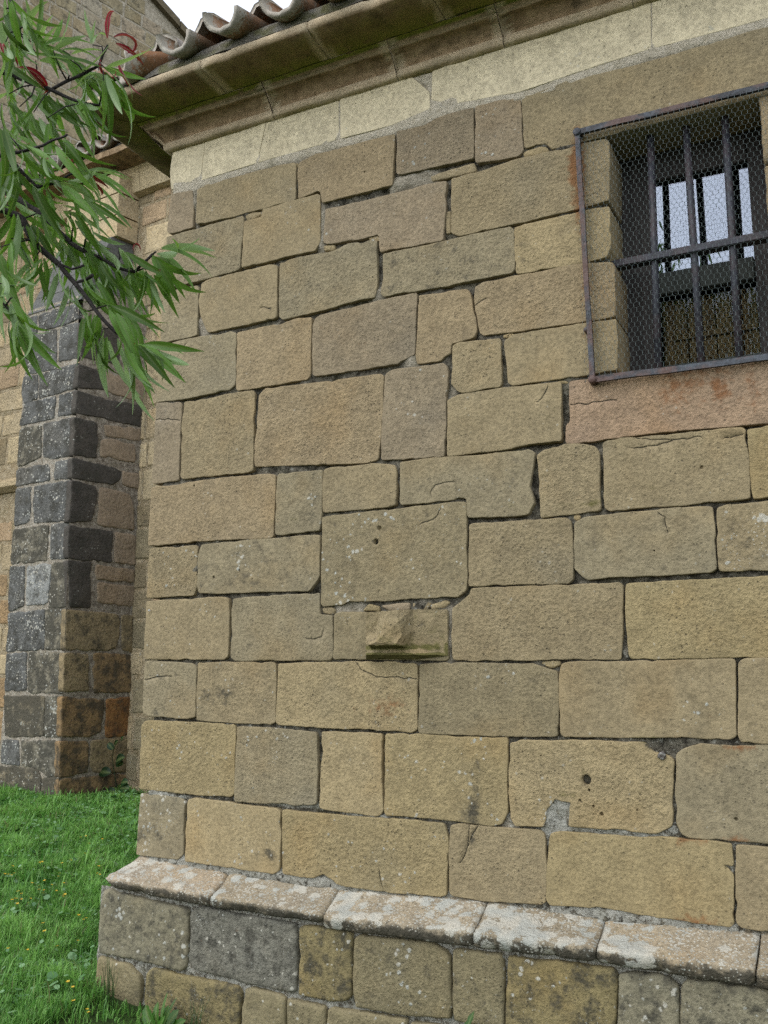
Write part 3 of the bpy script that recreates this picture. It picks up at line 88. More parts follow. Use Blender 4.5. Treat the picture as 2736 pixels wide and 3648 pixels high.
def mk(name, verts, faces, mat, parent=None, origin=None, smooth=True, attrs=None, color=None):
    """one mesh object; verts are world coordinates"""
    V = np.asarray(verts, dtype=float)
    if origin is None: origin = (V.min(0) + V.max(0)) / 2
    origin = np.asarray(origin, dtype=float)
    me = bpy.data.meshes.new(name)
    me.from_pydata((V - origin).tolist(), [], faces)
    if smooth and len(me.polygons): me.polygons.foreach_set('use_smooth', [True] * len(me.polygons))
    if attrs:
        for k, a in attrs.items():
            at = me.attributes.new(k, 'FLOAT', 'POINT')
            at.data.foreach_set('value', np.asarray(a, dtype=np.float32))
    me.materials.append(mat)
    o = bpy.data.objects.new(name, me)
    COL.objects.link(o)
    if parent is not None:
        o.parent = parent
        o.location = Vector(origin) - wloc(parent)
    else:
        o.location = origin
    if color is not None: o.color = (*color, 1.0)
    return o

def box_vf(a, b):
    x0, y0, z0 = a; x1, y1, z1 = b
    v = [(x0,y0,z0),(x1,y0,z0),(x1,y1,z0),(x0,y1,z0),(x0,y0,z1),(x1,y0,z1),(x1,y1,z1),(x0,y1,z1)]
    f = [(0,3,2,1),(4,5,6,7),(0,1,5,4),(1,2,6,5),(2,3,7,6),(3,0,4,7)]
    return v, f

def bev_box(name, a, b, mat, parent, r=0.004, color=None):
    bm = bmesh.new()
    v, f = box_vf(a, b)
    bv = [bm.verts.new(p) for p in v]
    for q in f: bm.faces.new([bv[i] for i in q])
    bmesh.ops.bevel(bm, geom=bm.edges[:], offset=r, segments=1, affect='EDGES')
    bm.verts.index_update()
    V = [tuple(p.co) for p in bm.verts]; F = [[q.index for q in g.verts] for g in bm.faces]
    bm.free()
    return mk(name, V, F, mat, parent, smooth=False, color=color)

def tube_vf(path, radii, n=8, cap=True):
    P = [Vector(p) for p in path]
    V, F = [], []
    prev = None
    for i, p in enumerate(P):
        t = (P[min(i + 1, len(P) - 1)] - P[max(i - 1, 0)]).normalized()
        if prev is None:
            a = t.orthogonal().normalized()
        else:
            a = (prev - t * prev.dot(t)).normalized()
        prev = a
        b = t.cross(a)
        r = radii[i] if hasattr(radii, '__len__') else radii
        for k in range(n):
            an = 2 * math.pi * k / n
            V.append(tuple(p + (a * math.cos(an) + b * math.sin(an)) * r))
    for i in range(len(P) - 1):
        for k in range(n):
            F.append((i*n+k, i*n+(k+1) % n, (i+1)*n+(k+1) % n, (i+1)*n+k))
    if cap:
        F.append(tuple(range(n - 1, -1, -1)))
        F.append(tuple(range((len(P)-1)*n, len(P)*n)))
    return V, F

def nz(x, y, z=0.0):
    return noise.noise(Vector((x, y, z)))

# ---------------------------------------------------------------- materials
ALB = 0.68      # overall reflectance, lowered so the sky renders white beside the stone
class NT:
    def __init__(s, name):
        s.m = bpy.data.materials.new(name)
        s.m.use_nodes = True
        s.n = s.m.node_tree.nodes; s.l = s.m.node_tree.links
        s.n.clear()
        s.out = s.n.new('ShaderNodeOutputMaterial')
        s.b = s.n.new('ShaderNodeBsdfPrincipled')
        s.l.new(s.b.outputs[0], s.out.inputs[0])
    def put(s, inp, v):
        if hasattr(v, 'is_linked') or isinstance(v, bpy.types.NodeSocket): s.l.new(v, inp)
        elif isinstance(v, (tuple, list)) and len(v) == 3 and inp.type == 'RGBA': inp.default_value = (*v, 1)
        else: inp.default_value = v
    def pos(s):
        return s.n.new('ShaderNodeNewGeometry').outputs['Position']
    def objrand(s):
        return s.n.new('ShaderNodeObjectInfo').outputs['Random']
    def objcol(s):
        return s.n.new('ShaderNodeObjectInfo').outputs['Color']
    def vmath(s, op, a, b):
        n = s.n.new('ShaderNodeVectorMath'); n.operation = op
        s.put(n.inputs[0], a); s.put(n.inputs[1], b)
        return n.outputs[0]
    def noise(s, vec, scale, detail=3.0, rough=0.55, dist=0.0):
        n = s.n.new('ShaderNodeTexNoise')
        s.put(n.inputs['Vector'], vec); n.inputs['Scale'].default_value = scale
        n.inputs['Detail'].default_value = detail; n.inputs['Roughness'].default_value = rough
        n.inputs['Distortion'].default_value = dist
        return n.outputs['Fac']
    def voro(s, vec, scale, feat='F1', rnd=1.0):
        n = s.n.new('ShaderNodeTexVoronoi'); n.feature = feat
        s.put(n.inputs['Vector'], vec); n.inputs['Scale'].default_value = scale
        n.inputs['Randomness'].default_value = rnd
        return n.outputs['Distance']
    def ramp(s, f, a, b, lo=0.0, hi=1.0, smooth=True):
        n = s.n.new('ShaderNodeMapRange'); n.clamp = True
        n.interpolation_type = 'SMOOTHSTEP' if smooth else 'LINEAR'
        s.put(n.inputs[0], f)
        for i, v in enumerate((a, b, lo, hi)): s.put(n.inputs[i + 1], v)
        return n.outputs[0]
    def math(s, op, a, b=0.0):
        n = s.n.new('ShaderNodeMath'); n.operation = op
        s.put(n.inputs[0], a); s.put(n.inputs[1], b)
        return n.outputs[0]
    def mix(s, f, a, b, mode='MIX'):
        n = s.n.new('ShaderNodeMix'); n.data_type = 'RGBA'; n.blend_type = mode
        s.put(n.inputs[0], f); s.put(n.inputs[6], a); s.put(n.inputs[7], b)
        return n.outputs[2]
    def attr(s, name, typ='GEOMETRY'):
        n = s.n.new('ShaderNodeAttribute'); n.attribute_name = name; n.attribute_type = typ
        return n.outputs['Fac']
    def gray(s, v):
        n = s.n.new('ShaderNodeCombineColor')
        for i in range(3): s.l.new(v, n.inputs[i])
        return n.outputs[0]
    def bump(s, h, dist=0.01, strength=1.0, nrm=None):
        n = s.n.new('ShaderNodeBump')
        s.put(n.inputs['Height'], h); n.inputs['Distance'].default_value = dist
        s.put(n.inputs['Strength'], strength)
        if nrm is not None: s.l.new(nrm, n.inputs['Normal'])
        return n.outputs[0]
    def fin(s, col, rough=0.9, nrm=None, spec=0.3):
        s.put(s.b.inputs['Base Color'], s.mix(1.0, col, (ALB, ALB, ALB), 'MULTIPLY')); s.put(s.b.inputs['Roughness'], rough)
        s.b.inputs['Specular IOR Level'].default_value = spec
        if nrm is not None: s.l.new(nrm, s.b.inputs['Normal'])
        return s.m

def stone_material(name, scale=1.0, bumpd=0.009, lichen_bias=0.0, mottled=1.0, lsc=1.0):
    t = NT(name)
    p = t.vmath('ADD', t.pos(), t.vmath('SCALE', (0, 0, 0), (0, 0, 0)))
    rv = t.n.new('ShaderNodeCombineXYZ')
    r = t.objrand()
    t.l.new(t.math('MULTIPLY', r, 37.0), rv.inputs[0]); t.l.new(t.math('MULTIPLY', r, 91.0), rv.inputs[1])
    pr = t.vmath('ADD', t.pos(), rv.outputs[0])          # every stone its own patch of rock
    base = t.objcol()
    big = t.noise(pr, 2.6 * scale, 3, 0.5)
    med = t.noise(pr, 11 * scale, 4, 0.6)
    fine = t.noise(pr, 105 * scale, 4, 0.6)
    grain = t.noise(pr, 210 * scale, 3, 0.7)
    margin = t.attr('margin')
    # colour: warm iron patches, cooler grey patches, mottle, grain
    c = t.mix(t.ramp(big, 0.52, 0.76, 0, 0.5 * mottled), base, t.mix(1.0, base, (1.10, 0.97, 0.80), 'MULTIPLY'))
    c = t.mix(t.ramp(big, 0.46, 0.26, 0, 0.6 * mottled), c, t.mix(1.0, base, (0.86, 0.90, 0.98), 'MULTIPLY'))
    c = t.mix(1.0, c, t.gray(t.ramp(med, 0.25, 0.75, 0.86, 1.13)), 'MULTIPLY')
    peel = t.noise(pr, 58 * scale, 2.5, 0.6)             # the dressed, orange-peel face
    peel = t.mix(t.math('MULTIPLY', margin, 0.7), t.gray(peel), (0.53, 0.53, 0.53))
    sp = t.n.new('ShaderNodeSeparateColor'); t.l.new(peel, sp.inputs[0]); peel = sp.outputs[0]
    c = t.mix(1.0, c, t.gray(t.ramp(peel, 0.32, 0.62, 0.80, 1.08)), 'MULTIPLY')  # hollows of the peel darkened too: relief shading put into the colour
    vp = t.n.new('ShaderNodeTexVoronoi'); vp.inputs['Scale'].default_value = 62 * scale; t.l.new(pr, vp.inputs['Vector'])
    sc_ = t.n.new('ShaderNodeSeparateColor'); t.l.new(vp.outputs['Color'], sc_.inputs[0])
    pit = t.math('MULTIPLY', t.ramp(vp.outputs['Distance'], 0.34, 0.14), t.math('MULTIPLY', t.ramp(sc_.outputs[0], 0.66, 0.72), t.ramp(t.noise(pr, 6, 2), 0.40, 0.62)))
    c = t.mix(t.math('MULTIPLY', pit, 0.5), c, (0.08, 0.068, 0.05))
    c = t.mix(1.0, c, t.gray(t.ramp(grain, 0.3, 0.7, 0.93, 1.06)), 'MULTIPLY')
    cl = t.noise(pr, 5.5 * scale, 4, 0.6, 0.4)
    c = t.mix(t.ramp(cl, 0.52, 0.72, 0, 0.45 * mottled), c, t.mix(1.0, c, (0.72, 0.74, 0.78), 'MULTIPLY'))
    c = t.mix(t.ramp(cl, 0.46, 0.30, 0, 0.35 * mottled), c, t.mix(1.0, c, (1.16, 1.13, 1.10), 'MULTIPLY'))
    # black crust of algae and soot
    dk = t.math('ADD', t.attr('dark'), 0.0)
    dn = t.noise(pr, 17 * scale, 6, 0.7)
    dm = t.ramp(t.math('ADD', dn, t.math('MULTIPLY', dk, 0.62)), 0.62, 0.86, 0, 0.85)
    c = t.mix(dm, c, (0.055, 0.052, 0.04))
    # green bloom of moss
    mn = t.noise(pr, 14 * scale, 5, 0.65)
    mm = t.ramp(t.math('ADD', mn, t.math('MULTIPLY', t.attr('moss'), 0.62)), 0.66, 0.98, 0, 0.9)
    c = t.mix(mm, c, t.mix(t.noise(pr, 40, 3), (0.085, 0.085, 0.018), (0.17, 0.15, 0.05)))
    # rust
    rm = t.ramp(t.math('ADD', t.noise(pr, 26, 5, 0.7), t.math('MULTIPLY', t.attr('rust'), 0.6)), 0.62, 0.95, 0, 0.8)
    c = t.mix(rm, c, (0.24, 0.10, 0.035))
    # lichen: pale crusty spots of two sizes
    la = t.math('ADD', t.attr('lich'), lichen_bias)
    v1 = t.voro(t.vmath('ADD', pr, t.gray(t.math('MULTIPLY', t.noise(pr, 50, 3), 0.02 / lsc))), 27 * lsc)
    s1 = t.math('ADD', t.math('MULTIPLY', la, 0.42), t.math('MULTIPLY', t.math('SUBTRACT', t.noise(pr, 5 * lsc + 0.5, 4), 0.55), 1.0 if lsc == 1 else 2.2))
    l1 = t.ramp(t.math('SUBTRACT', t.math('ADD', s1, t.math('MULTIPLY', fine, 0.16)), v1), -0.02, 0.10)
    v2 = t.voro(pr, 75)
    s2 = t.math('ADD', t.math('MULTIPLY', la, 0.36), t.math('MULTIPLY', t.math('SUBTRACT', t.noise(pr, 9, 3), 0.56), 0.9))
    l2 = t.ramp(t.math('SUBTRACT', s2, v2), -0.02, 0.08)
    lm = t.math('MULTIPLY', t.math('MAXIMUM', l1, l2), t.ramp(la, 0.0, 0.12))
    lc = t.mix(t.ramp(t.noise(pr, 7, 2), 0.42, 0.6), (0.56, 0.53, 0.44), (0.46, 0.465, 0.41))
    c = t.mix(t.math('MULTIPLY', lm, 0.88), c, lc)
    # relief
    h = t.math('ADD', t.math('MULTIPLY', peel, 1.5), t.math('MULTIPLY', fine, 0.45))
    h = t.math('SUBTRACT', h, t.math('MULTIPLY', pit, 0.6))
    h = t.math('ADD', h, t.math('MULTIPLY', grain, 0.22))
    h = t.math('ADD', h, t.math('MULTIPLY', med, 0.9))
    h = t.math('ADD', h, t.math('MULTIPLY', lm, 0.15))
    return t.fin(c, 0.92, t.bump(h, bumpd, t.ramp(r, 0, 1, 0.45, 1.0, False)), 0.2)

def mortar_material(name, dark, light, sc=1.0):
    t = NT(name)
    p = t.pos()
    n1 = t.noise(p, 22 * sc, 5, 0.7)
    n2 = t.noise(p, 5, 3)
    c = t.mix(t.ramp(n1, 0.35, 0.68), dark, light)
    c = t.mix(t.attr('pale'), c, t.mix(t.ramp(n1, 0.3, 0.7), (0.56, 0.49, 0.36), (0.74, 0.66, 0.52)))
    sp = t.ramp(t.math('ADD', t.noise(p, 45, 5, 0.75), t.math('MULTIPLY', t.attr('lich'), 0.2)), 0.58, 0.70)
    c = t.mix(t.math('MULTIPLY', sp, 0.8), c, (0.52, 0.51, 0.44))
    c = t.mix(t.ramp(n2, 0.5, 0.75, 0, 0.35), c, (0.10, 0.10, 0.035))
    h = t.math('ADD', t.noise(p, 60, 5, 0.7), t.math('MULTIPLY', n1, 0.8))
    return t.fin(c, 0.95, t.bump(h, 0.02), 0.1)

M_STONE = stone_material('ashlar sandstone')
M_NEW = stone_material('pale replaced sandstone', 0.8, 0.005, 0, 0.25)
M_LEDGE = stone_material('lichen covered ledge stone', 1.0, 0.011, 0.36, 1.0, 0.55)
M_FAR = stone_material('far church stone', 0.5, 0.014)
M_MORT = mortar_material('dirty lime mortar', (0.045, 0.040, 0.030), (0.26, 0.235, 0.18))
M_MORT2 = mortar_material('pink lime mortar', (0.20, 0.165, 0.125), (0.50, 0.44, 0.35), 0.9)
M_MORT3 = mortar_material('yellow lime mortar', (0.36, 0.27, 0.15), (0.56, 0.46, 0.30), 0.6)

def cornice_material():
    t = NT('mossy cornice stone')
    p = t.pos()
    big = t.noise(p, 3.0, 4, 0.6); med = t.noise(p, 14, 5, 0.65); fine = t.noise(p, 80, 4, 0.7)
    c = t.mix(t.ramp(med, 0.3, 0.7), (0.25, 0.17, 0.095), (0.46, 0.33, 0.20))
    mo = t.ramp(t.math('ADD', t.math('MULTIPLY', t.noise(p, 7, 5, .65), 0.9), t.math('MULTIPLY', t.attr('moss'), 0.5)), 0.55, 0.95)
    c = t.mix(t.math('MULTIPLY', mo, 0.9), c, t.mix(t.ramp(big, 0.35, 0.65), (0.20, 0.165, 0.055), (0.36, 0.30, 0.10)))
    c = t.mix(t.ramp(t.noise(p, 4.3, 6, .75), 0.50, 0.70, 0, .65), c, (0.06, 0.05, 0.03))
    c = t.mix(t.math('MULTIPLY', t.attr('green'), t.ramp(med, 0.3, 0.5)), c, (0.25, 0.26, 0.045))
    c = t.mix(t.math('MULTIPLY', t.attr('pale'), t.ramp(fine, 0.3, 0.6, 0.5, 1)), c, (0.72, 0.60, 0.42))
    h = t.math('ADD', t.math('MULTIPLY', med, 0.8), t.math('MULTIPLY', fine, 0.4))
    return t.fin(c, 0.93, t.bump(h, 0.012), 0.15)
M_CORN = cornice_material()

def tile_material(name='weathered clay roof tile'):
    t = NT(name)
    p = t.pos(); r = t.objrand()
    med = t.noise(p, 12, 5, 0.65); fine = t.noise(p, 60, 5, 0.7)
    c = t.mix(r, (0.36, 0.175, 0.085), (0.27, 0.22, 0.16))
    c = t.mix(t.ramp(med, 0.50, 0.70), c, (0.30, 0.265, 0.21))
    c = t.mix(t.ramp(t.noise(p, 5, 4), 0.52, 0.7, 0, 0.6), c, (0.09, 0.075, 0.03))
    c = t.mix(t.ramp(t.math('ADD', fine, t.math('MULTIPLY', t.attr('rim'), .3)), 0.56, 0.68, 0, 0.8), c, (0.46, 0.44, 0.38))
    return t.fin(c, 0.9, t.bump(t.math('ADD', med, t.math('MULTIPLY', fine, 0.5)), 0.008), 0.2)
M_TILE = tile_material()

def bed_material():
    t = NT('grey bedding mortar')
    p = t.pos(); med = t.noise(p, 10, 5, 0.65); fine = t.noise(p, 70, 4, 0.7)
    c = t.mix(t.ramp(med, 0.3, 0.7), (0.16, 0.145, 0.115), (0.33, 0.31, 0.27))
    c = t.mix(t.ramp(t.noise(p, 6, 4), 0.5, 0.66, 0, 0.7), c, (0.12, 0.12, 0.03))
    return t.fin(c, 0.95, t.bump(t.math('ADD', med, fine), 0.015), 0.1)
M_BED = bed_material()

def iron_material(name, a, b, rust):
    t = NT(name)
    p = t.pos(); n = t.noise(p, 35, 5, 0.7); m = t.noise(p, 9, 3)
    c = t.mix(t.ramp(n, 0.35, 0.65), a, b)
    c = t.mix(t.ramp(t.math('ADD', m, t.math('MULTIPLY', n, 0.4)), 0.62, 0.8, 0, rust), c, (0.14, 0.055, 0.025))
    return t.fin(c, 0.6, t.bump(n, 0.004), 0.4)
M_IRON = iron_material('flaking painted iron', (0.024, 0.023, 0.027), (0.075, 0.088, 0.108), 0.6)
M_BAR = iron_material('dark iron bar', (0.020, 0.021, 0.028), (0.042, 0.045, 0.062), 0.15)
def plain(name, c, rough=0.6, metal=0.0, var=0.2, sc=30, bump=0.003, spec=0.4):
    t = NT(name)
    p = t.pos(); n = t.noise(p, sc, 4, 0.65)
    col = t.mix(n, tuple(v * (1 - var) for v in c), tuple(v * (1 + var) for v in c))
    t.b.inputs['Metallic'].default_value = metal
    return t.fin(col, rough, t.bump(n, bump), spec)
M_WIRE = plain('galvanised wire', (0.15, 0.19, 0.185), 0.5, 0.2)

def wood_material(name, a, b):
    t = NT(name)
    p = t.pos()
    w = t.n.new('ShaderNodeMapping'); w.inputs['Scale'].default_value = (60, 60, 3)
    t.l.new(p, w.inputs[0])
    n = t.noise(w.outputs[0], 1.0, 4, 0.6)
    return t.fin(t.mix(t.ramp(n, 0.3, 0.7), a, b), 0.7, t.bump(n, 0.004), 0.3)
M_WOOD = wood_material('dark window wood', (0.022, 0.018, 0.016), (0.05, 0.042, 0.038))
M_WOODG = wood_material('dark green painted wood', (0.018, 0.022, 0.018), (0.035, 0.042, 0.034))
M_SHUT = wood_material('brown shutter wood', (0.13, 0.065, 0.028), (0.26, 0.14, 0.06))

def glass_material(nm='old window glass', f0=.09, bl=.35):
    t = NT(nm)
    g = t.n.new('ShaderNodeBsdfGlossy'); g.inputs['Roughness'].default_value = 0.01
    g.inputs['Color'].default_value = (0.82, 0.86, 1.0, 1)
    tr = t.n.new('ShaderNodeBsdfTransparent'); tr.inputs['Color'].default_value = (0.8, 0.85, 0.82, 1)
    mx = t.n.new('ShaderNodeMixShader')
    lw = t.n.new('ShaderNodeLayerWeight'); lw.inputs['Blend'].default_value = bl
    f = t.ramp(lw.outputs['Fresnel'], 0.0, 1.0, f0, 1.0, False)
    t.l.new(f, mx.inputs[0]); t.l.new(tr.outputs[0], mx.inputs[1]); t.l.new(g.outputs[0], mx.inputs[2])
    n = t.noise(t.pos(), 3.0, 2)
    bmp = t.bump(n, 0.0012)
    t.l.new(bmp, g.inputs['Normal'])
    t.l.new(mx.outputs[0], t.out.inputs[0])
    return t.m
M_GLASS = glass_material()
M_GLASS2 = glass_material('dim lower glass', .004, .2)  # reflects less than the upper pane, to dim its mirrored sky

def leaf_material(name, top, under, spec=0.28, rough=0.42):
    t = NT(name)
    g = t.n.new('ShaderNodeNewGeometry')
    p = g.outputs['Position']
    r = t.objrand()
    n = t.noise(p, 45, 4)
    c = t.mix(r, tuple(v * 0.55 for v in top), tuple(v * 1.3 for v in top))
    c = t.mix(t.ramp(n, 0.35, 0.7, 0, 0.4), c, tuple(v * 0.7 for v in top))
    c = t.mix(t.math('MULTIPLY', t.ramp(t.attr('rib'), .45, 1), 0.55), c, (0.22, 0.28, 0.10))
    c = t.mix(t.ramp(t.noise(p, 90, 2), 0.70, 0.75, 0, 0.8), c, (0.16, 0.06, 0.015))
    c = t.mix(g.outputs['Backfacing'], c, under)
    t.fin(c, rough, None, spec)
    tl = t.n.new('ShaderNodeBsdfTranslucent'); t.put(tl.inputs['Color'], t.mix(1.0, c, (0.85, 0.9, 0.5), 'MULTIPLY'))
    mx = t.n.new('ShaderNodeMixShader'); mx.inputs[0].default_value = 0.38
    t.l.new(t.b.outputs[0], mx.inputs[1]); t.l.new(tl.outputs[0], mx.inputs[2])
    t.l.new(mx.outputs[0], t.out.inputs[0])
    return t.m
M_LEAF = leaf_material('almond leaf', (0.130, 0.260, 0.042), (0.26, 0.38, 0.17))
M_RED = leaf_material('red curled leaf', (0.26, 0.015, 0.03), (0.30, 0.05, 0.06))
M_WEED = leaf_material('weed leaf', (0.07, 0.19, 0.025), (0.12, 0.22, 0.06))
M_IVY = leaf_material('dark bramble leaf', (0.018, 0.055, 0.015), (0.04, 0.08, 0.03))
M_BARK = plain('dark bark', (0.030, 0.024, 0.022), 0.85, 0, 0.5, 60, 0.01, 0.3)
M_BARK2 = plain('grey trunk bark', (0.10, 0.085, 0.07), 0.9, 0, 0.5, 25, 0.03, 0.2)
M_STEM = plain('green stem', (0.06, 0.12, 0.03), 0.6)

# palette: the stones' own colours
K = 1.02
PAL = {k: lin(v, K) for k, v in dict(
    L=(219,205,172), P=(156,136,114), T=(157,138,103), W=(163,139,105), U=(145,127,106), C=(180,158,114),
    G=(146,134,107), K=(166,141,114), O=(168,147,99), B=(137,123,92),
    D=(138,131,108), E=(128,125,112), F=(140,127,90), H=(138,127,97), Q=(196,182,160),
    X=(106,106,102), Y=(142,135,116), Z=(156,157,152), V=(154,143,118), S=(84,79,72), R=(156,138,115),
    M=(152,135,103), N=(146,122,88), o=(156,116,72), A=(192,173,138), a=(180,156,124), e=(200,181,144), h=(150,136,108)).items()}

_mean = lin((150,138,110), K)
for _k in 'PTWUCGOB':
    PAL[_k] = tuple(.45 * a + .55 * b for a, b in zip(PAL[_k], _mean))
# ---------------------------------------------------------------- stains with a shape of their own on the main wall: (x, z, rx, rz, amount)
BLOBS = {
 'rust': [(2.455,3.93,.035,.17,1.2),(2.462,3.75,.03,.15,.9),(2.48,3.3,.03,.3,.5),(2.86,2.80,.10,.10,.55),(3.02,2.79,.05,.14,.55),(3.14,2.78,.05,.14,.5),
          (1.45,1.44,.13,.06,.42),(2.81,.938,.08,.010,.6),(2.98,.952,.06,.010,.6),(3.02,1.302,.10,.012,.7),(2.81,.634,.09,.010,.6)],
 'dark': [(1.92,1.257,.016,.03,.75),(1.90,1.16,.014,.06,.85),(1.888,1.03,.03,.10,.55),(1.875,.965,.06,.04,.65),(.50,1.47,.11,.04,.55),(2.69,1.302,.05,.022,1.0),(1.88,.88,.02,.05,.5),(.02,.75,.2,.06,.4),(.82,.72,.1,.04,.45),(1.1,2.0,.3,.2,.12),(2.1,3.5,.3,.2,.12)],
 'lich': [(.05,.75,.09,.14,.75),(3.139,2.17,.07,.11,.95),(1.27,1.95,.10,.10,.55),(1.35,2.17,.12,.06,.45),(1.885,1.02,.02,.12,.65),(.58,1.56,.05,.10,.5),(.14,1.83,.08,.1,.45),
          (.85,1.16,.03,.1,.5),(1.58,.93,.05,.03,.7),(.6,2.2,.05,.12,.5),(2.23,1.02,.06,.07,.9),(1.05,3.95,.06,.06,.4),(2.05,1.60,.1,.05,.3),(2.9,1.45,.1,.06,.3)],
 'moss': [(1.47,1.664,.12,.012,.8),(1.42,1.714,.06,.008,.8),(1.55,1.90,.25,.015,.5),(1.50,1.80,.02,.03,.6),(2.68,1.318,.10,.014,1.1),(2.295,1.088,.06,.010,.9),(2.385,1.178,.02,.010,.6),(2.2,2.60,.2,.012,.6),(2.5,2.32,.25,.010,.6),(.9,2.36,.3,.010,.5),(2.0,2.33,.2,.01,.5)],
}
def stain(kind, x, z):
    a = np.zeros_like(x)
    for bx, bz, rx, rz, am in BLOBS.get(kind, []):
        d = ((x - bx) / rx) ** 2 + ((z - bz) / rz) ** 2
        a = np.maximum(a, am * np.exp(-d))
    return a

# ---------------------------------------------------------------- stone builder
def seg_dist(P, poly):
    A = np.array(poly); B = np.roll(A, -1, axis=0)
    d = B - A; L2 = (d ** 2).sum(1) + 1e-12
    out = np.full(len(P), 1e9)
    for s in range(0, len(P), 400):
        Q = P[s:s + 400]
        w = Q[:, None, :] - A[None]
        t = np.clip((w * d[None]).sum(2) / L2, 0, 1)
        out[s:s + 400] = np.sqrt(((w - t[..., None] * d[None]) ** 2).sum(2)).min(1)
    return out

def inside(P, poly):
    A = np.array(poly); B = np.roll(A, -1, axis=0)
    x, y = P[:, 0][:, None], P[:, 1][:, None]
    c = ((A[:, 1] > y) != (B[:, 1] > y)) & (x < (B[:, 0] - A[:, 0]) * (y - A[:, 1]) / (B[:, 1] - A[:, 1] + 1e-15) + A[:, 0])
    return c.sum(1) % 2 == 1

def outline(poly, step, jit, seed, rc=0.012, grow=0.003):
    """resample with rounded corners and a slightly ragged arris"""
    P = [np.array(p, float) for p in poly]
    area = sum(P[i - 1][0] * P[i][1] - P[i][0] * P[i - 1][1] for i in range(len(P)))
    if area < 0: P = P[::-1]
    n = len(P); Q = []
    for i in range(n):
        a, b, c = P[i - 1], P[i], P[(i + 1) % n]
        la, lc = np.linalg.norm(a - b), np.linalg.norm(c - b)
        k = min(rc, la * 0.4, lc * 0.4)
        p0 = b + (a - b) / max(la, 1e-9) * k; p2 = b + (c - b) / max(lc, 1e-9) * k
        Q += [p0, 0.25 * p0 + 0.5 * b + 0.25 * p2, p2]
    R = []
    for i in range(len(Q)):
        a, b = Q[i], Q[(i + 1) % len(Q)]
        L = np.linalg.norm(b - a)
        m = max(1, int(round(L / step)))
        for k in range(m): R.append(a + (b - a) * k / m)
    R = np.array(R)
    T = np.roll(R, -1, 0) - np.roll(R, 1, 0)
    N = np.stack([-T[:, 1], T[:, 0]], 1); N /= np.linalg.norm(N, axis=1)[:, None] + 1e-12
    for i, (p, nn) in enumerate(zip(R, N)):
        w = nz(p[0] * 9 + seed, p[1] * 9, seed * 1.7) * 0.7 + nz(p[0] * 32 + seed, p[1] * 32, seed * .7) * 0.6
        chip = max(0.0, nz(p[0] * 17 - seed, p[1] * 17, seed * 2.3) - 0.26) * 2.8
        R[i] = p + nn * (jit * (w + chip) - grow)
    keep = [0]
    for i in range(1, len(R)):
        if np.linalg.norm(R[i] - R[keep[-1]]) > step * 0.25: keep.append(i)
    return R[keep]

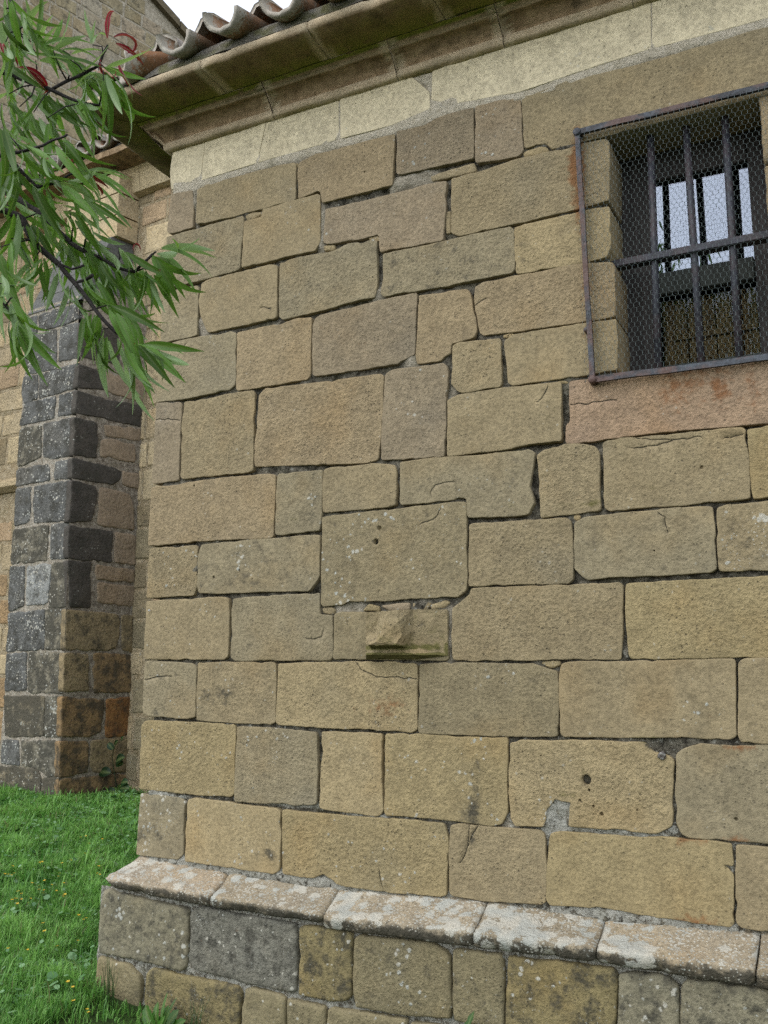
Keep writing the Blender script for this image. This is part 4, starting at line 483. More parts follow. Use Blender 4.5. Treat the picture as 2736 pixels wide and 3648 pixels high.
def make_stone(name, poly, O, U, N, mat, color, parent, seed, step=0.022, grid=0.032, r=0.010, depth=0.09, proud=0.0,
               jit=0.004, relief=0.003, holes=(), cracks=(), stains=None, base=None, rc=0.008, grow=0.003, height=None, W=(0, 0, 1)):
    O, U, N, Wv = (np.array(v, float) for v in (O, U, N, W))
    ol = outline(poly, step, jit, seed, rc, grow)
    mn, mx = ol.min(0), ol.max(0)
    pts = [ol]
    # rings following the arris
    T = np.roll(ol, -1, 0) - np.roll(ol, 1, 0)
    NN = np.stack([-T[:, 1], T[:, 0]], 1); NN /= np.linalg.norm(NN, axis=1)[:, None] + 1e-12
    for off in (r * 0.3, r * 0.9, r * 2.4):
        q = ol + NN * off
        ok = inside(q, ol)
        q = q[ok]
        if len(q):
            d = seg_dist(q, ol)
            pts.append(q[d > off * 0.8])
    gx = np.arange(mn[0] + grid * .5, mx[0], grid); gy = np.arange(mn[1] + grid * .5, mx[1], grid)
    if len(gx) and len(gy):
        g = np.stack(np.meshgrid(gx, gy), -1).reshape(-1, 2)
        rs = np.random.RandomState(int(seed * 13) % 99991)
        g = g + (rs.rand(*g.shape) - .5) * grid * .45
        g = g[inside(g, ol)]
        if len(g): g = g[seg_dist(g, ol) > r * 2.4 + grid * .35]
        for hu, hv, hr, hd in holes:
            if len(g): g = g[np.hypot(g[:, 0] - hu, g[:, 1] - hv) > hr * 1.5]
        pts.append(g)
    for hu, hv, hr, hd in holes:
        an = np.linspace(0, 2 * np.pi, 15)[:-1]
        for k in (1.45, 1.08, 0.94): pts.append(np.stack([hu + np.cos(an) * hr * k, hv + np.sin(an) * hr * k], 1))
        pts.append(np.array([[hu, hv]]))
    crk = []
    for pl in cracks:
        q = []
        for a, b in zip(pl[:-1], pl[1:]):
            a, b = np.array(a), np.array(b); L = np.linalg.norm(b - a); m = max(1, int(L / .007))
            q += [a + (b - a) * k / m for k in range(m)]
        q.append(np.array(pl[-1])); q = np.array(q)
        q = q + np.array([[nz(a * 30, b * 30, 5), nz(a * 30, b * 30, 6)] for a, b in q]) * .006
        if not inside(q, ol).any(): continue
        T = np.gradient(q, axis=0); Nn = np.stack([-T[:, 1], T[:, 0]], 1); Nn /= np.linalg.norm(Nn, axis=1)[:, None] + 1e-9
        new = np.concatenate([q, q + Nn * .0030, q - Nn * .0030, q + Nn * .006])
        ok = inside(new, ol); new = new[ok]; new = new[seg_dist(new, ol) > .003]
        if len(new) == 0: continue
        crk.append(q)
        keepg = np.array([np.hypot(*(q - p).T).min() > .010 for p in pts[-1]]) if len(pts[-1]) else None
        if keepg is not None: pts[-1] = pts[-1][keepg]
        pts.append(new); pts[-1], pts[-2] = pts[-2], pts[-1]
    P = np.concatenate(pts)
    n0 = len(ol)
    vs, es, fs, *_ = delaunay_2d_cdt([Vector(p) for p in P], [], [list(range(n0))], 1, 1e-6)
    V2 = np.array([(v.x, v.y) for v in vs])
    d = seg_dist(V2, ol)
    # arris profile: quarter round, then a soft pillow, then worn relief
    re_ = r * (1 + 3.0 * np.clip(np.array([nz(a * 13 + seed, b * 13, 4) for a, b in V2]) - .08, 0, 1))
    q = np.clip(1 - d / re_, 0, 1)
    z = -re_ * (1 - np.sqrt(np.clip(1 - q * q, 0, 1)))
    z -= 0.12 * r * np.exp(-d / 0.02)
    rel = np.array([nz(a * 7 + seed, b * 7, seed) + 0.6 * nz(a * 19 - seed, b * 19, seed) for a, b in V2])
    z += relief * rel
    if height is not None: z += height(V2)
    cd = np.full(len(V2), 9.)
    for q in crk:
        cd = np.minimum(cd, np.sqrt(((V2[:, None, :] - q[None]) ** 2).sum(2)).min(1))
    z -= .007 * np.clip(1 - cd / .0028, 0, 1)
    for hu, hv, hr, hd in holes:
        z = np.where(np.hypot(V2[:, 0] - hu, V2[:, 1] - hv) < hr, -hd, z)
    tilt = (nz(seed, 3.1) * 0.008, nz(seed, 7.7) * 0.008)
    cc = (mn + mx) / 2
    z += (V2[:, 0] - cc[0]) * tilt[0] + (V2[:, 1] - cc[1]) * tilt[1] + proud
    V3 = O + V2[:, :1] * U + V2[:, 1:] * Wv + z[:, None] * N
    faces = [list(f) for f in fs]
    # orient towards N
    if faces:
        a, b, c = (V3[i] for i in faces[0][:3])
        if np.dot(np.cross(b - a, c - a), N) < 0: faces = [f[::-1] for f in faces]
    # skirt down into the wall, from the boundary edges
    cnt = {}
    for f in faces:
        for i in range(len(f)):
            e = (f[i], f[(i + 1) % len(f)])
            cnt[e] = cnt.get(e, 0) + 1
    bd = [e for e in cnt if (e[1], e[0]) not in cnt]
    idx = {}
    extra = []
    for e in bd:
        for i in e:
            if i not in idx:
                idx[i] = len(V3) + len(extra)
                extra.append(V3[i] - N * (z[i] - proud + depth))
    if extra: V3 = np.concatenate([V3, np.array(extra)])
    for a, b in bd: faces.append([b, a, idx[a], idx[b]])
    m = len(V3)
    V2a = np.concatenate([V2, np.array([V2[i] for i in idx])]) if idx else V2
    dd = np.concatenate([d, np.zeros(m - len(d))])
    at = {'margin': np.clip(1 - dd / 0.03, 0, 1)}
    base = base or {}
    cda = np.concatenate([cd, np.full(m - len(cd), 9.)])
    for k in ('dark', 'moss', 'rust', 'lich'):
        v = np.full(m, float(base.get(k, 0)))
        if k == 'dark' and crk: v = np.maximum(v, 1.0 * np.clip(1 - cda / .003, 0, 1))
        if stains: v = np.maximum(v, stains(k, V2a[:, 0], V2a[:, 1]))
        at[k] = v
    o = mk(name, V3, faces, mat, parent, attrs=at, color=color)
    return o

# ================================================================ GROUND
def gz(x, y):
    s = min(max((y + 0.6) / 4.4, 0), 1)
    z = 0.2 * s * s * (3 - 2 * s)
    if y < 0.3:
        t = min(max((x - 0.05) / 0.5, 0), 1)
        z -= 0.10 * t
    return z + 0.012 * nz(x * 1.7, y * 1.7) + 0.02 * nz(x * .4, y * .4, 5)

def ground():
    xs = np.concatenate([[-90, -50, -25, -14], np.arange(-10, 7.01, 0.25), [10, 16, 30, 60, 90]])
    ys = np.concatenate([[-90, -50, -25, -14], np.arange(-8, 9.01, 0.25), [14, 25, 50, 90]])
    V = [(x, y, gz(x, y)) for y in ys for x in xs]
    nx = len(xs)
    F = [(j*nx+i, j*nx+i+1, (j+1)*nx+i+1, (j+1)*nx+i) for j in range(len(ys)-1) for i in range(nx-1)]
    t = NT('turf soil')
    p = t.pos(); n = t.noise(p, 9, 5, .7); n2 = t.noise(p, 0.8, 3)
    c = t.mix(t.ramp(n, 0.35, 0.65), (0.018, 0.036, 0.009), (0.04, 0.075, 0.018))
    c = t.mix(t.ramp(n2, 0.5, 0.75, 0, 0.4), c, (0.05, 0.07, 0.02))
    o = mk('ground', V, F, t.fin(c, 0.95, t.bump(n, 0.04), 0.1), origin=(0, 0, 0))
    tag(o, kind='structure')
ground()

# ================================================================ MAIN BUILDING
bld = empty('stone_building', (1.6, 0.3, 0.0), 'low sandstone ashlar building with barred window, tiled eave and sloping ledge', 'building')
U0, N0 = (1, 0, 0), (0, -1, 0)
seed = 1.0
HOLES = [(2.395, 1.149, .020, .055), (2.406, 1.108, .006, .02), (2.365, 1.065, .0055, .018), (2.422, 1.044, .006, .018), (2.455, 1.015, .008, .02), (2.60, 1.04, .004, .012), (2.20, 1.24, .0035, .012)]
HOLES2 = [(.596, 2.12, .006, .02), (.432, 2.09, .008, .02), (.68, 2.07, .004, .012), (1.42, 2.285, .012, .012), (1.40, 2.22, .014, .03), (.28, 2.60, .006, .012), (1.33, 4.19, .006, .012), (1.92, 3.34, .006, .01), (2.93, 2.44, .007, .012), (2.72, 2.10, .004, .01), (2.98, 1.03, .007, .014)]
def wst(k, x, z): return stain(k, x, z)
right_bands = []
CRACKS = D['cracks']
def corbel():
    """broken carved corbel: a plate dying into its stone on the right, with the snapped stump of the carving on it"""
    z1, H_ = 1.885, 0.232
    VV = {'pa': (1.348, 0.0, 1.8804), 'pb': (1.348, 0.0, 1.6716), 'a0': (1.3659, -0.034, 1.8757), 'a1': (1.4303, -0.0284, 1.8784), 'a2': (1.3679, -0.0378, 1.7559), 'a3': (1.3778, -0.0567, 1.6751), 'a4': (1.6264, -0.052, 1.6741), 'a5': (1.7736, -0.0038, 1.6692), 'a6': (1.7736, -0.0038, 1.8801), 'u0': (1.35, -0.0038, 1.6553), 'u1': (1.6126, -0.0038, 1.6529), 'w1': (1.6071, -0.0284, 1.883), 'w2': (1.6181, -0.034, 1.7791), 'w3': (1.5907, -0.0473, 1.7074), 'e': (1.5156, -0.0945, 1.8782), 'd': (1.5619, -0.0832, 1.879), 'f': (1.5082, -0.121, 1.8224), 'g': (1.5057, -0.1323, 1.7634), 'i': (1.4684, -0.1276, 1.7344), 'l': (1.421, -0.1115, 1.7192), 'b': (1.5687, -0.1229, 1.7154), 'c': (1.5857, -0.0983, 1.7648), 'k': (1.5715, -0.1115, 1.8229), 'l2': (1.4019, -0.0548, 1.7038), 'b2': (1.5441, -0.0548, 1.7038), 'h': (1.4199, -0.0246, 1.8233), 'h2': (1.4163, -0.034, 1.7676)}
    nm = list(VV)
    F = [('a0', 'a1', 'h'), ('a0', 'h', 'a2'), ('a1', 'e', 'f', 'h'), ('h', 'f', 'g', 'h2'), ('h', 'h2', 'a2'), ('h2', 'g', 'i'), ('a2', 'h2', 'i', 'l'), ('a2', 'l', 'l2', 'a3'),
         ('e', 'd', 'k', 'f'), ('f', 'k', 'c', 'g'), ('g', 'c', 'b'), ('g', 'b', 'i'), ('i', 'b', 'l'), ('l', 'b', 'b2', 'l2'), ('l2', 'b2', 'a4', 'a3'), ('b2', 'w3', 'a4'), ('b', 'c', 'w3', 'b2'),
         ('c', 'k', 'w2'), ('c', 'w2', 'w3'), ('k', 'd', 'w1', 'w2'), ('w1', 'a6', 'w2'), ('w2', 'a6', 'a5', 'w3'), ('w3', 'a5', 'a4'), ('a3', 'a4', 'u1', 'u0'), ('a4', 'a5', 'u1'),
         ('pa', 'a0', 'a2', 'a3', 'u0', 'pb')]
    bm = bmesh.new()
    bv = [bm.verts.new(VV[k]) for k in nm]
    for f_ in F: bm.faces.new([bv[nm.index(k)] for k in f_])
    bmesh.ops.recalc_face_normals(bm, faces=bm.faces[:])
    bmesh.ops.triangulate(bm, faces=bm.faces[:])
    bmesh.ops.subdivide_edges(bm, edges=bm.edges[:], cuts=5, use_grid_fill=True)
    for v in bm.verts:
        q = v.co * 34; q2 = v.co * 90
        dx = Vector((noise.noise(q), noise.noise(q + Vector((5, 0, 0))), noise.noise(q + Vector((0, 7, 0))))) * .0045 + Vector((noise.noise(q2), noise.noise(q2 + Vector((5, 0, 0))), noise.noise(q2 + Vector((0, 7, 0))))) * .0015
        if v.co.y < -.008: v.co += dx
    bm.verts.index_update()
    V = np.array([v.co[:] for v in bm.verts]); FF = [[v.index for v in f_.verts] for f_ in bm.faces]
    nf = np.mean([f_.normal[1] for f_ in bm.faces]); bm.free()
    if nf > 0: FF = [f_[::-1] for f_ in FF]
    vv = (z1 - V[:, 2]) / H_
    moss = np.where((vv > .72) & (vv < .80), .75, 0) + np.where(vv > .88, .85, 0) + .22
    m = len(V)
    mk('corbel', V, FF, M_STONE, bld, smooth=False, attrs={'margin': np.full(m, .5), 'dark': np.full(m, .08), 'moss': moss, 'rust': np.zeros(m), 'lich': np.full(m, .1)}, color=lin((154, 139, 107), 1.0))
corbel()
for i, (c, f, p) in enumerate(D['wall']):
    seed += 3.37
    P = np.array(p)
    if P[:, 0].max() > 3.12:                       # stones that run on past the picture edge
        ext = rng.uniform(.05, .42); mxx = P[:, 0].max()
        p = [[a + (ext if a > mxx - .13 else 0), b] for a, b in p]; P = np.array(p)
    r = 0.002 if 'f' in f else 0.0027
    base = {'lich': 0.16 if 'l' in f else 0.06}
    if 'L' in f: base = {'lich': 0.42, 'dark': 0.15}
    if 'g' in f: base['dark'] = 0.17
    if 'G' == c or 'B' == c: base['dark'] = max(base.get('dark', 0), 0.10)
    holes = []
    for h in HOLES + HOLES2:
        if inside(np.array([h[:2]]), p)[0]: holes.append(h)
    corb = inside(np.array([[1.40, 1.75]]), p)[0]
    lint = P[:, 1].max() > 4.2 and P[:, 1].min() < 4.06 and P[:, 0].max() > 3
    dep = 0.27 if ('j' in f or c == 'K' or lint) else 0.10
    kw = {}
    col = PAL[c]; k = 1 + 0.05 * nz(seed, 1.3)
    o = make_stone('stone', p, (0, 0, 0), U0, N0, M_NEW if 'f' in f else M_STONE, tuple(v * k for v in col), bld, seed, r=r, depth=dep, cracks=CRACKS,
               proud=0.004 * nz(seed, 9.1) + (0.001 if 'f' in f else 0), holes=holes, stains=wst, base=base,
               jit=0.0018 if 'f' in f else 0.0050, relief=0.002 if 'f' in f else 0.0032, **kw)
    if corb: o['label'] = 'stone behind the broken carved corbel'
    if c == 'K': o['label'] = 'pinkish window sill stone with rust streaks'
    if lint: o['label'] = 'long lintel stone over the window'
    if len(holes) > 4: o['label'] = 'stone with a round drilled hole and a mortar patch'
    if P[:, 0].max() > 3.12:
        R = P[P[:, 0] > P[:, 0].max() - .15]
        if len(R) >= 2: right_bands.append((R[:, 1].min(), R[:, 1].max(), P[:, 0].max(), c))
for c, p in D['pin']:
    seed += 3.37
    make_stone('pinning_stone', p, (0, 0, 0), U0, N0, M_STONE, PAL[c], bld, seed, step=.012, grid=.02, r=.007, depth=.06, proud=-.008, jit=.003, base={'lich': .2}, rc=.008)
# right jamb of the window and the wall beyond the frame edge
for z0, z1 in ((2.915, 3.15), (3.162, 3.44), (3.452, 3.725), (3.737, 4.045)):
    seed += 3.37
    make_stone('stone', [(3.258, z0), (3.80, z0 + .004), (3.80, z1), (3.258, z1 - .004)], (0, 0, 0), U0, N0, M_STONE, PAL['W'], bld, seed, depth=.27, r=.011)
for z0, z1, x0, c in right_bands:
    x = x0 + 0.014
    while x < 4.75:
        w = min(rng.uniform(.4, .75), 4.8 - x)
        if z0 > 2.85 and z1 < 4.1 and x < 3.81: x = 3.815
        seed += 3.37
        make_stone('stone', [(x, z0), (x + w, z0), (x + w, z1), (x, z1)], (0, 0, 0), U0, N0, M_NEW if c == 'L' else M_STONE, PAL[rng.choice('TWO') if c != 'L' else 'L'], bld, seed, grid=.05, step=.03)
        x += w + 0.014
for z0, z1 in ((2.915, 3.26), (3.275, 3.66), (3.675, 4.045)):
    for x0, x1 in ((3.815, 4.3), (4.315, 4.8)):
        seed += 3.37
        make_stone('stone', [(x0, z0), (x1, z0), (x1, z1), (x0, z1)], (0, 0, 0), U0, N0, M_STONE, PAL[rng.choice('TWG')], bld, seed, grid=.05, step=.03)

# mortar bed behind and between the stones: one displaced sheet with an opening for the window
def mortar_sheet():
    xs = np.arange(0.05, 4.82, 0.017); zs = np.arange(0.58, 4.76, 0.017)
    X, Z = np.meshgrid(xs, zs)
    nx, nzz = len(xs), len(zs)
    dep = np.zeros_like(X); pale = np.zeros_like(X); lich = np.zeros_like(X)
    for j in range(nzz):
        for i in range(nx):
            dep[j, i] = nz(X[j, i] * 17, Z[j, i] * 17) * .016 + nz(X[j, i] * 4, Z[j, i] * 4, 4) * .022 + nz(X[j, i] * 42, Z[j, i] * 42, 9) * .006
    dep = np.minimum(-0.024 + dep, -.004)
    PP = np.stack([X.ravel(), Z.ravel()], 1)
    for w, k, pl in D['flush']:
        A = np.array(pl)
        dm = np.full(len(PP), 9.0)
        for a, b in zip(A[:-1], A[1:]):
            d = b - a; t = np.clip(((PP - a) @ d) / (d @ d), 0, 1)
            dm = np.minimum(dm, np.linalg.norm(PP - a - t[:, None] * d, axis=1))
        dm = dm.reshape(X.shape)
        m = np.clip(1.9 - dm / (w * (1.1 if k == 1 else .8)), 0, 1)
        target = {1: -0.0015, 2: -0.012, 3: -0.010}[k]
        tgt = target + (dep + .024) * {1: .15, 2: .7, 3: .6}[k]
        dep = dep * (1 - m) + tgt * m
        if k == 1: pale = np.maximum(pale, m)
        elif k == 2: pale = np.maximum(pale, m * .45)
        else: lich = np.maximum(lich, m)
    lich = np.maximum(lich, np.clip((1.7 - Z) / 1.2, 0, 1) * .5)
    inwin = (X > 2.585) & (X < 3.275) & (Z > 2.88) & (Z < 4.06)
    V = np.stack([X.ravel(), -dep.ravel(), Z.ravel()], 1)
    F = []
    for j in range(nzz - 1):
        for i in range(nx - 1):
            if inwin[j, i] or inwin[j, i+1] or inwin[j+1, i] or inwin[j+1, i+1]: continue
            F.append((j*nx+i, j*nx+i+1, (j+1)*nx+i+1, (j+1)*nx+i))
    o = mk('mortar', V, F, M_MORT, bld, attrs={'pale': pale.ravel(), 'lich': lich.ravel()})
    tag(o, kind='stuff')
mortar_sheet()

# wall core (rubble) round the window, side and back walls
M_CORE = plain('rubble core', (0.16, 0.13, 0.09), 0.95, 0, 0.4, 12, 0.02, 0.1)
def core(a, b, nm='wall_core'):
    v, f = box_vf(a, b); mk(nm, v, f, M_CORE, bld, smooth=False)
core((0.03, .062, -.3), (2.56, .5, 4.66)); core((3.30, .062, -.3), (4.8, .5, 4.66))
core((2.562, .11, -.3), (3.298, .5, 2.84)); core((2.562, .11, 4.10), (3.298, .5, 4.66))
core((0.03, .502, -.3), (.5, 6.2, 4.66), 'side_wall'); core((4.3, .502, -.3), (4.8, 6.2, 4.66), 'side_wall')
core((.502, 5.8, -.3), (4.298, 6.2, 4.66), 'back_wall'); core((.502, .502, 4.45), (4.298, 5.798, 4.6), 'ceiling')
core((.502, .502, -.2), (4.298, 5.798, -.02), 'floor_slab')

# plinth stones, then the ledge course over them
for c, p in D['plinth']:
    seed += 3.37
    P = np.array(p)
    make_stone('plinth_stone', p, (0, -.16, 0), U0, N0, M_STONE, PAL[c], bld, seed, r=.013, depth=.12, proud=.006 * nz(seed, 4.4), jit=.0055, relief=.005,
               base={'lich': .36 if c in 'DE' else .26, 'dark': .30 if c in 'DEF' else .14})
for x, w in ((3.03 + .02, .6), (3.67, .5), (4.19, .6)):
    for z0, z1 in ((.19, .47), (-.15, .18)):
        seed += 3.37
        if x > 3.1: make_stone('plinth_stone', [(x, z0), (x + w, z0), (x + w, z1), (x, z1)], (0, -.16, 0), U0, N0, M_STONE, PAL['H'], bld, seed, grid=.05, base={'lich': .2, 'dark': .2})
def plinth_mortar():
    xs = np.arange(-.12, 4.82, .02); zs = np.arange(-.25, .52, .02)
    V = []; F = []
    for z in zs:
        for x in xs: V.append((x, -.132 + nz(x * 14, z * 14, 8) * .014 + nz(x * 5, z * 5, 3) * .008, z))
    n = len(xs)
    for j in range(len(zs) - 1):
        for i in range(n - 1): F.append((j*n+i, j*n+i+1, (j+1)*n+i+1, (j+1)*n+i))
    tag(mk('mortar', V, F, M_MORT, bld, attrs={'lich': np.full(len(V), .8), 'pale': np.full(len(V), .1)}), kind='stuff')
    v, f = box_vf((-.10, -.118, -.3), (4.8, .06, .50)); mk('plinth_core', v, f, M_CORE, bld, smooth=False)
    v, f = box_vf((-.115, .065, -.3), (.028, 6.2, .50)); mk('plinth_core', v, f, M_CORE, bld, smooth=False)
plinth_mortar()

def ledge_stone(q, first, sd):
    bl, br, al, ar, tl, tr = (np.array(v) for v in q)
    gap = .004
    NU = max(10, int((ar[0] - al[0]) / .02)); prof = [0, .02, .25, .5, .75, .93, 1.0]
    V = []; lich = []; dark = []; moss = []
    rows = []
    for i in range(NU + 1):
        u = i / NU
        uu = u
        B = bl + (br - bl) * uu; A = al + (ar - al) * uu; T = tl + (tr - tl) * uu
        e = min(u, 1 - u) * (ar[0] - al[0])
        er = max(0, 1 - e / .012) ** 2 * .009
        w = nz(A[0] * 6, sd) * .010 + nz(A[0] * 25, sd, 2) * .007
        line = []
        B = B + np.array([0, .05, .016])       # tail runs back under the wall course
        for k in (0, .18, .36, .54, .72, .88):
            p = B + (A - B) * k
            p[2] += -.010 * math.sin(k * math.pi) + nz(p[0] * 11, p[1] * 11, sd) * .009 + nz(p[0] * 28, p[1] * 28, sd) * .004 - er * .5
            line.append((p, 1.0))
        # rounded nose
        nose = A + np.array([0, w, 0])
        line.append((nose + np.array([0, .012 + er, -.001 - er * .5]), .9))
        line.append((nose + np.array([0, -.002 + er, -.008]), .7))
        ch = max(0, nz(A[0] * 9, sd, 9) - .1) * .05
        line.append((nose * .5 + T * .5 + np.array([0, -.004 + er + ch * .4, 0]), .1))
        line.append((T + np.array([0, .0 + w + er + ch, .006]), 0.0))
        line.append((T + np.array([0, .014 + w + er + ch, -.004 + er]), 0.0))
        line.append((T + np.array([0, .14, 0]), 0.0))
        rows.append(line)
    m = len(rows[0])
    for ln in rows:
        for p, top in ln:
            V.append(p); lich.append(.85 * top + .32 * (1 - top)); dark.append(.10 * top + .62 * (1 - top)); moss.append(.1)
    F = []
    for i in range(NU):
        for j in range(m - 1): F.append((i*m+j, i*m+j+1, (i+1)*m+j+1, (i+1)*m+j))
    F.append(tuple(range(m - 1, -1, -1))); F.append(tuple(range(NU*m, NU*m + m)))
    col = lin(rng.choice([(168,154,129), (160,147,123), (170,155,131)]), 1.0)
    mk('ledge_stone', V, F, M_LEDGE, bld, attrs={'lich': lich, 'dark': dark, 'moss': moss, 'rust': [0.0]*len(V), 'margin': [0.0]*len(V)}, color=col)
for i, q in enumerate(D['ledge']):
    if i == 0:   # the corner stone: its end turns the corner with the same slope
        q = [list(v) for v in q]
    if i == len(D['ledge']) - 1:
        q = [list(v) for v in q]; q[1][0] = q[3][0] = q[5][0] = 3.70
    ledge_stone(q, i == 0, i * 5.3)
ledge_stone([[3.71, 0, .62], [4.8, 0, .62], [3.71, -.2, .546], [4.8, -.2, .546], [3.71, -.19, .476], [4.8, -.19, .476]], False, 77)
# left return of the ledge along the hidden side wall
def ledge_return():
    V, F = [], []
    ys = [-.195, -.1, 0, 1.0, 2.0, 3.0, 4.0, 5.0, 6.0]
    for y in ys:
        k = 1 if y > -.15 else .9
        V += [(.03, y, .63), (-.03 - .07 * k, y, .575), (-.095, y, .56), (-.085, y, .50), (.03, y, .50)]
    for i in range(len(ys) - 1):
        for j in range(5):
            F.append((i*5+j, i*5+(j+1) % 5, (i+1)*5+(j+1) % 5, (i+1)*5+j))
    n = len(V)
    # only behind the corner stone
    V = [(x, max(y, .012), z) for x, y, z in V]
    mk('ledge_stone', V, F, M_LEDGE, bld, attrs={'lich': [.7]*n, 'dark': [.2]*n, 'moss': [.0]*n, 'rust': [0.]*n, 'margin': [0.]*n}, color=lin((180,165,145)))
ledge_return()

# ---------------------------------------------------------------- cornice
PROF = [(.004, 4.648), (-.028, 4.654), (-.036, 4.662), (-.036, 4.694), (-.032, 4.698), (-.030, 4.704)]
for k in range(1, 9):                                        # cavetto
    a = k / 8 * math.pi / 2
    PROF.append((-.030 - .070 * (1 - math.cos(a)), 4.704 + .058 * math.sin(a)))
PROF += [(-.112, 4.763), (-.114, 4.776), (-.128, 4.778), (-.130, 4.790), (-.150, 4.793)]
SLAB = [(-.150, 4.796), (-.25, 4.800), (-.375, 4.803), (-.388, 4.812), (-.392, 4.845), (-.385, 4.853), (-.25, 4.90), (.1, 4.95)]
def cornice_piece(name, prof, x0, x1, mitre, sd, axis='x'):
    L = abs(x1 - x0); n = max(4, int(L / .03))
    V, F, moss, pale, grn = [], [], [], [], []
    m = len(prof)
    for i in range(n + 1):
        u = i / n
        for j, (y, z) in enumerate(prof):
            a = x0 + (x1 - x0) * u
            if mitre and i == 0: a = .025 + y if axis == 'x' else y - .0
            elif mitre: a = max(a, .025 + y + .006 * i) if axis == 'x' else max(a, y + .01 * i)
            wob = nz(a * 5, sd, j * .7) * .006 + nz(a * 21, sd, j) * .005
            ch = max(0, nz(a * 8, sd + 3, 1) - .12) * (.035 if name == 'eave_slab' and 1 < j < 6 else (.02 if name != 'eave_slab' and j in (1, 2, 3, m - 5, m - 4) else 0))
            if axis == 'x': V.append((a, y + wob + ch, z + wob * .6 + ch * .4))
            else: V.append((.025 + y + wob, a, z + wob * .6))
            gr_ = 0.  # pale fillets and slab edge paint in the moulding's lit edges
            if name == 'eave_slab': mo = [.9, .75, .5, .1, .05, .1, .1, .1][j]; pl = [0, 0, 0, .35, .9, .8, .3, 0][j]; gr_ = [.9, .1, 0, 0, 0, 0, 0, 0][j]
            else: mo = .05 + (.4 if j < 2 else 0); pl = (.6 if j in (1, 2, 3) else (.35 if j in (m - 5, m - 4) else 0)); gr_ = 1. if j >= m - 2 else (.5 if j < 1 else 0)
            je = min((1 - u) * L, u * L if not mitre else 9.)
            if je < .034 + .022 * nz(j * 1.3, sd): pl = max(pl, .75)
            moss.append(mo); pale.append(pl); grn.append(gr_)
    for i in range(n):
        for j in range(m - 1):
            F.append((i*m+j, (i+1)*m+j, (i+1)*m+j+1, i*m+j+1))
    F.append(tuple(range(m))); F.append(tuple(range((n+1)*m - 1, n*m - 1, -1)))
    return mk(name, V, F, M_CORN, bld, attrs={'moss': moss, 'pale': pale, 'green': grn})
js = [.02, .765, 1.534, 2.119, 2.75, 3.4, 4.1, 4.8]
for i in range(len(js) - 1): cornice_piece('cornice_stone', PROF, js[i] + (0 if i == 0 else .0015), js[i+1] - .0015, i == 0, i * 3.1)
js = [.02, .533, 1.198, 1.86, 2.5, 3.2, 3.9, 4.8]
for i in range(len(js) - 1): cornice_piece('eave_slab', SLAB, js[i] + (0 if i == 0 else .0015), js[i+1] - .0015, i == 0, 40 + i * 3.1)
ly = [0, 1.0, 2.0, 3.0, 4.0, 5.0]
for i in range(5):
    cornice_piece('cornice_stone', PROF, ly[i], ly[i+1] - .006, i == 0, 60 + i, 'y')
    cornice_piece('eave_slab', SLAB, ly[i] + 0, ly[i+1] - .006, i == 0, 80 + i, 'y')

# mortar bed and roof tiles
SLOPE = math.radians(16)
def half_pipe(Lg, r0, r1, th, up, seed):
    """a curved clay tile, axis along +y from 0 to Lg, concave side up (channel) or down (cover)"""
    V, F = [], []
    nA, nL = 10, 4
    for s, rr in ((0, 0.0), (1, th)):
        for i in range(nL + 1):
            v = i / nL
            r = r0 + (r1 - r0) * v - (0 if s == 0 else th)
            for k in range(nA + 1):
                a = math.pi * k / nA
                q = 1 + nz(v * 3 + seed, a * 2, seed) * .03
                x, z = -math.cos(a) * r * q, math.sin(a) * r * q
                if not up: z = z
                else: z = -z
                e = (nz(a * 3, seed, 2) * .014 + max(0, nz(a * 2.2, seed, 7)) * .03) if i == 0 else 0
                V.append((x, v * Lg + e, z))
    w = nA + 1; off = (nL + 1) * w
    for s in (0, 1):
        for i in range(nL):
            for k in range(nA):
                f = (s*off+i*w+k, s*off+i*w+k+1, s*off+(i+1)*w+k+1, s*off+(i+1)*w+k)
                F.append(f if (s == 0) != up else f[::-1])
    for i in range(nL):
        for k in (0, nA):
            F.append((i*w+k, (i+1)*w+k, off+(i+1)*w+k, off+i*w+k))
    for k in range(nA):
        for i in (0, nL):
            F.append((i*w+k, i*w+k+1, off+i*w+k+1, off+i*w+k))
    return V, F
def tile_mesh(nm, *a):
    V, F = half_pipe(*a)
    me = bpy.data.meshes.new(nm); me.from_pydata(V, [], F); me.materials.append(M_TILE)
    a_ = me.attributes.new('rim', 'FLOAT', 'POINT'); a_.data.foreach_set('value', [1. if v[1] < .03 else 0. for v in V])
    me.polygons.foreach_set('use_smooth', [True] * len(me.polygons))
    return me
CH = [tile_mesh('channel tile', .46, .118, .095, .024, True, s) for s in (1.1, 4.2, 8.3)]
CV = [tile_mesh('cover tile', .46, .104, .088, .022, False, s) for s in (2.4, 5.5, 9.1)]
def place_tile(me, x, y, z, rz, parent, slope=SLOPE, roll=0, sc=1.0):
    o = bpy.data.objects.new('roof_tile', me); COL.objects.link(o)
    o.parent = parent
    o.location = Vector((x, y, z)) - wloc(parent)
    o.rotation_euler = (slope, roll, rz); o.scale = (sc, sc, sc)
    return o
k = 0
x = .43
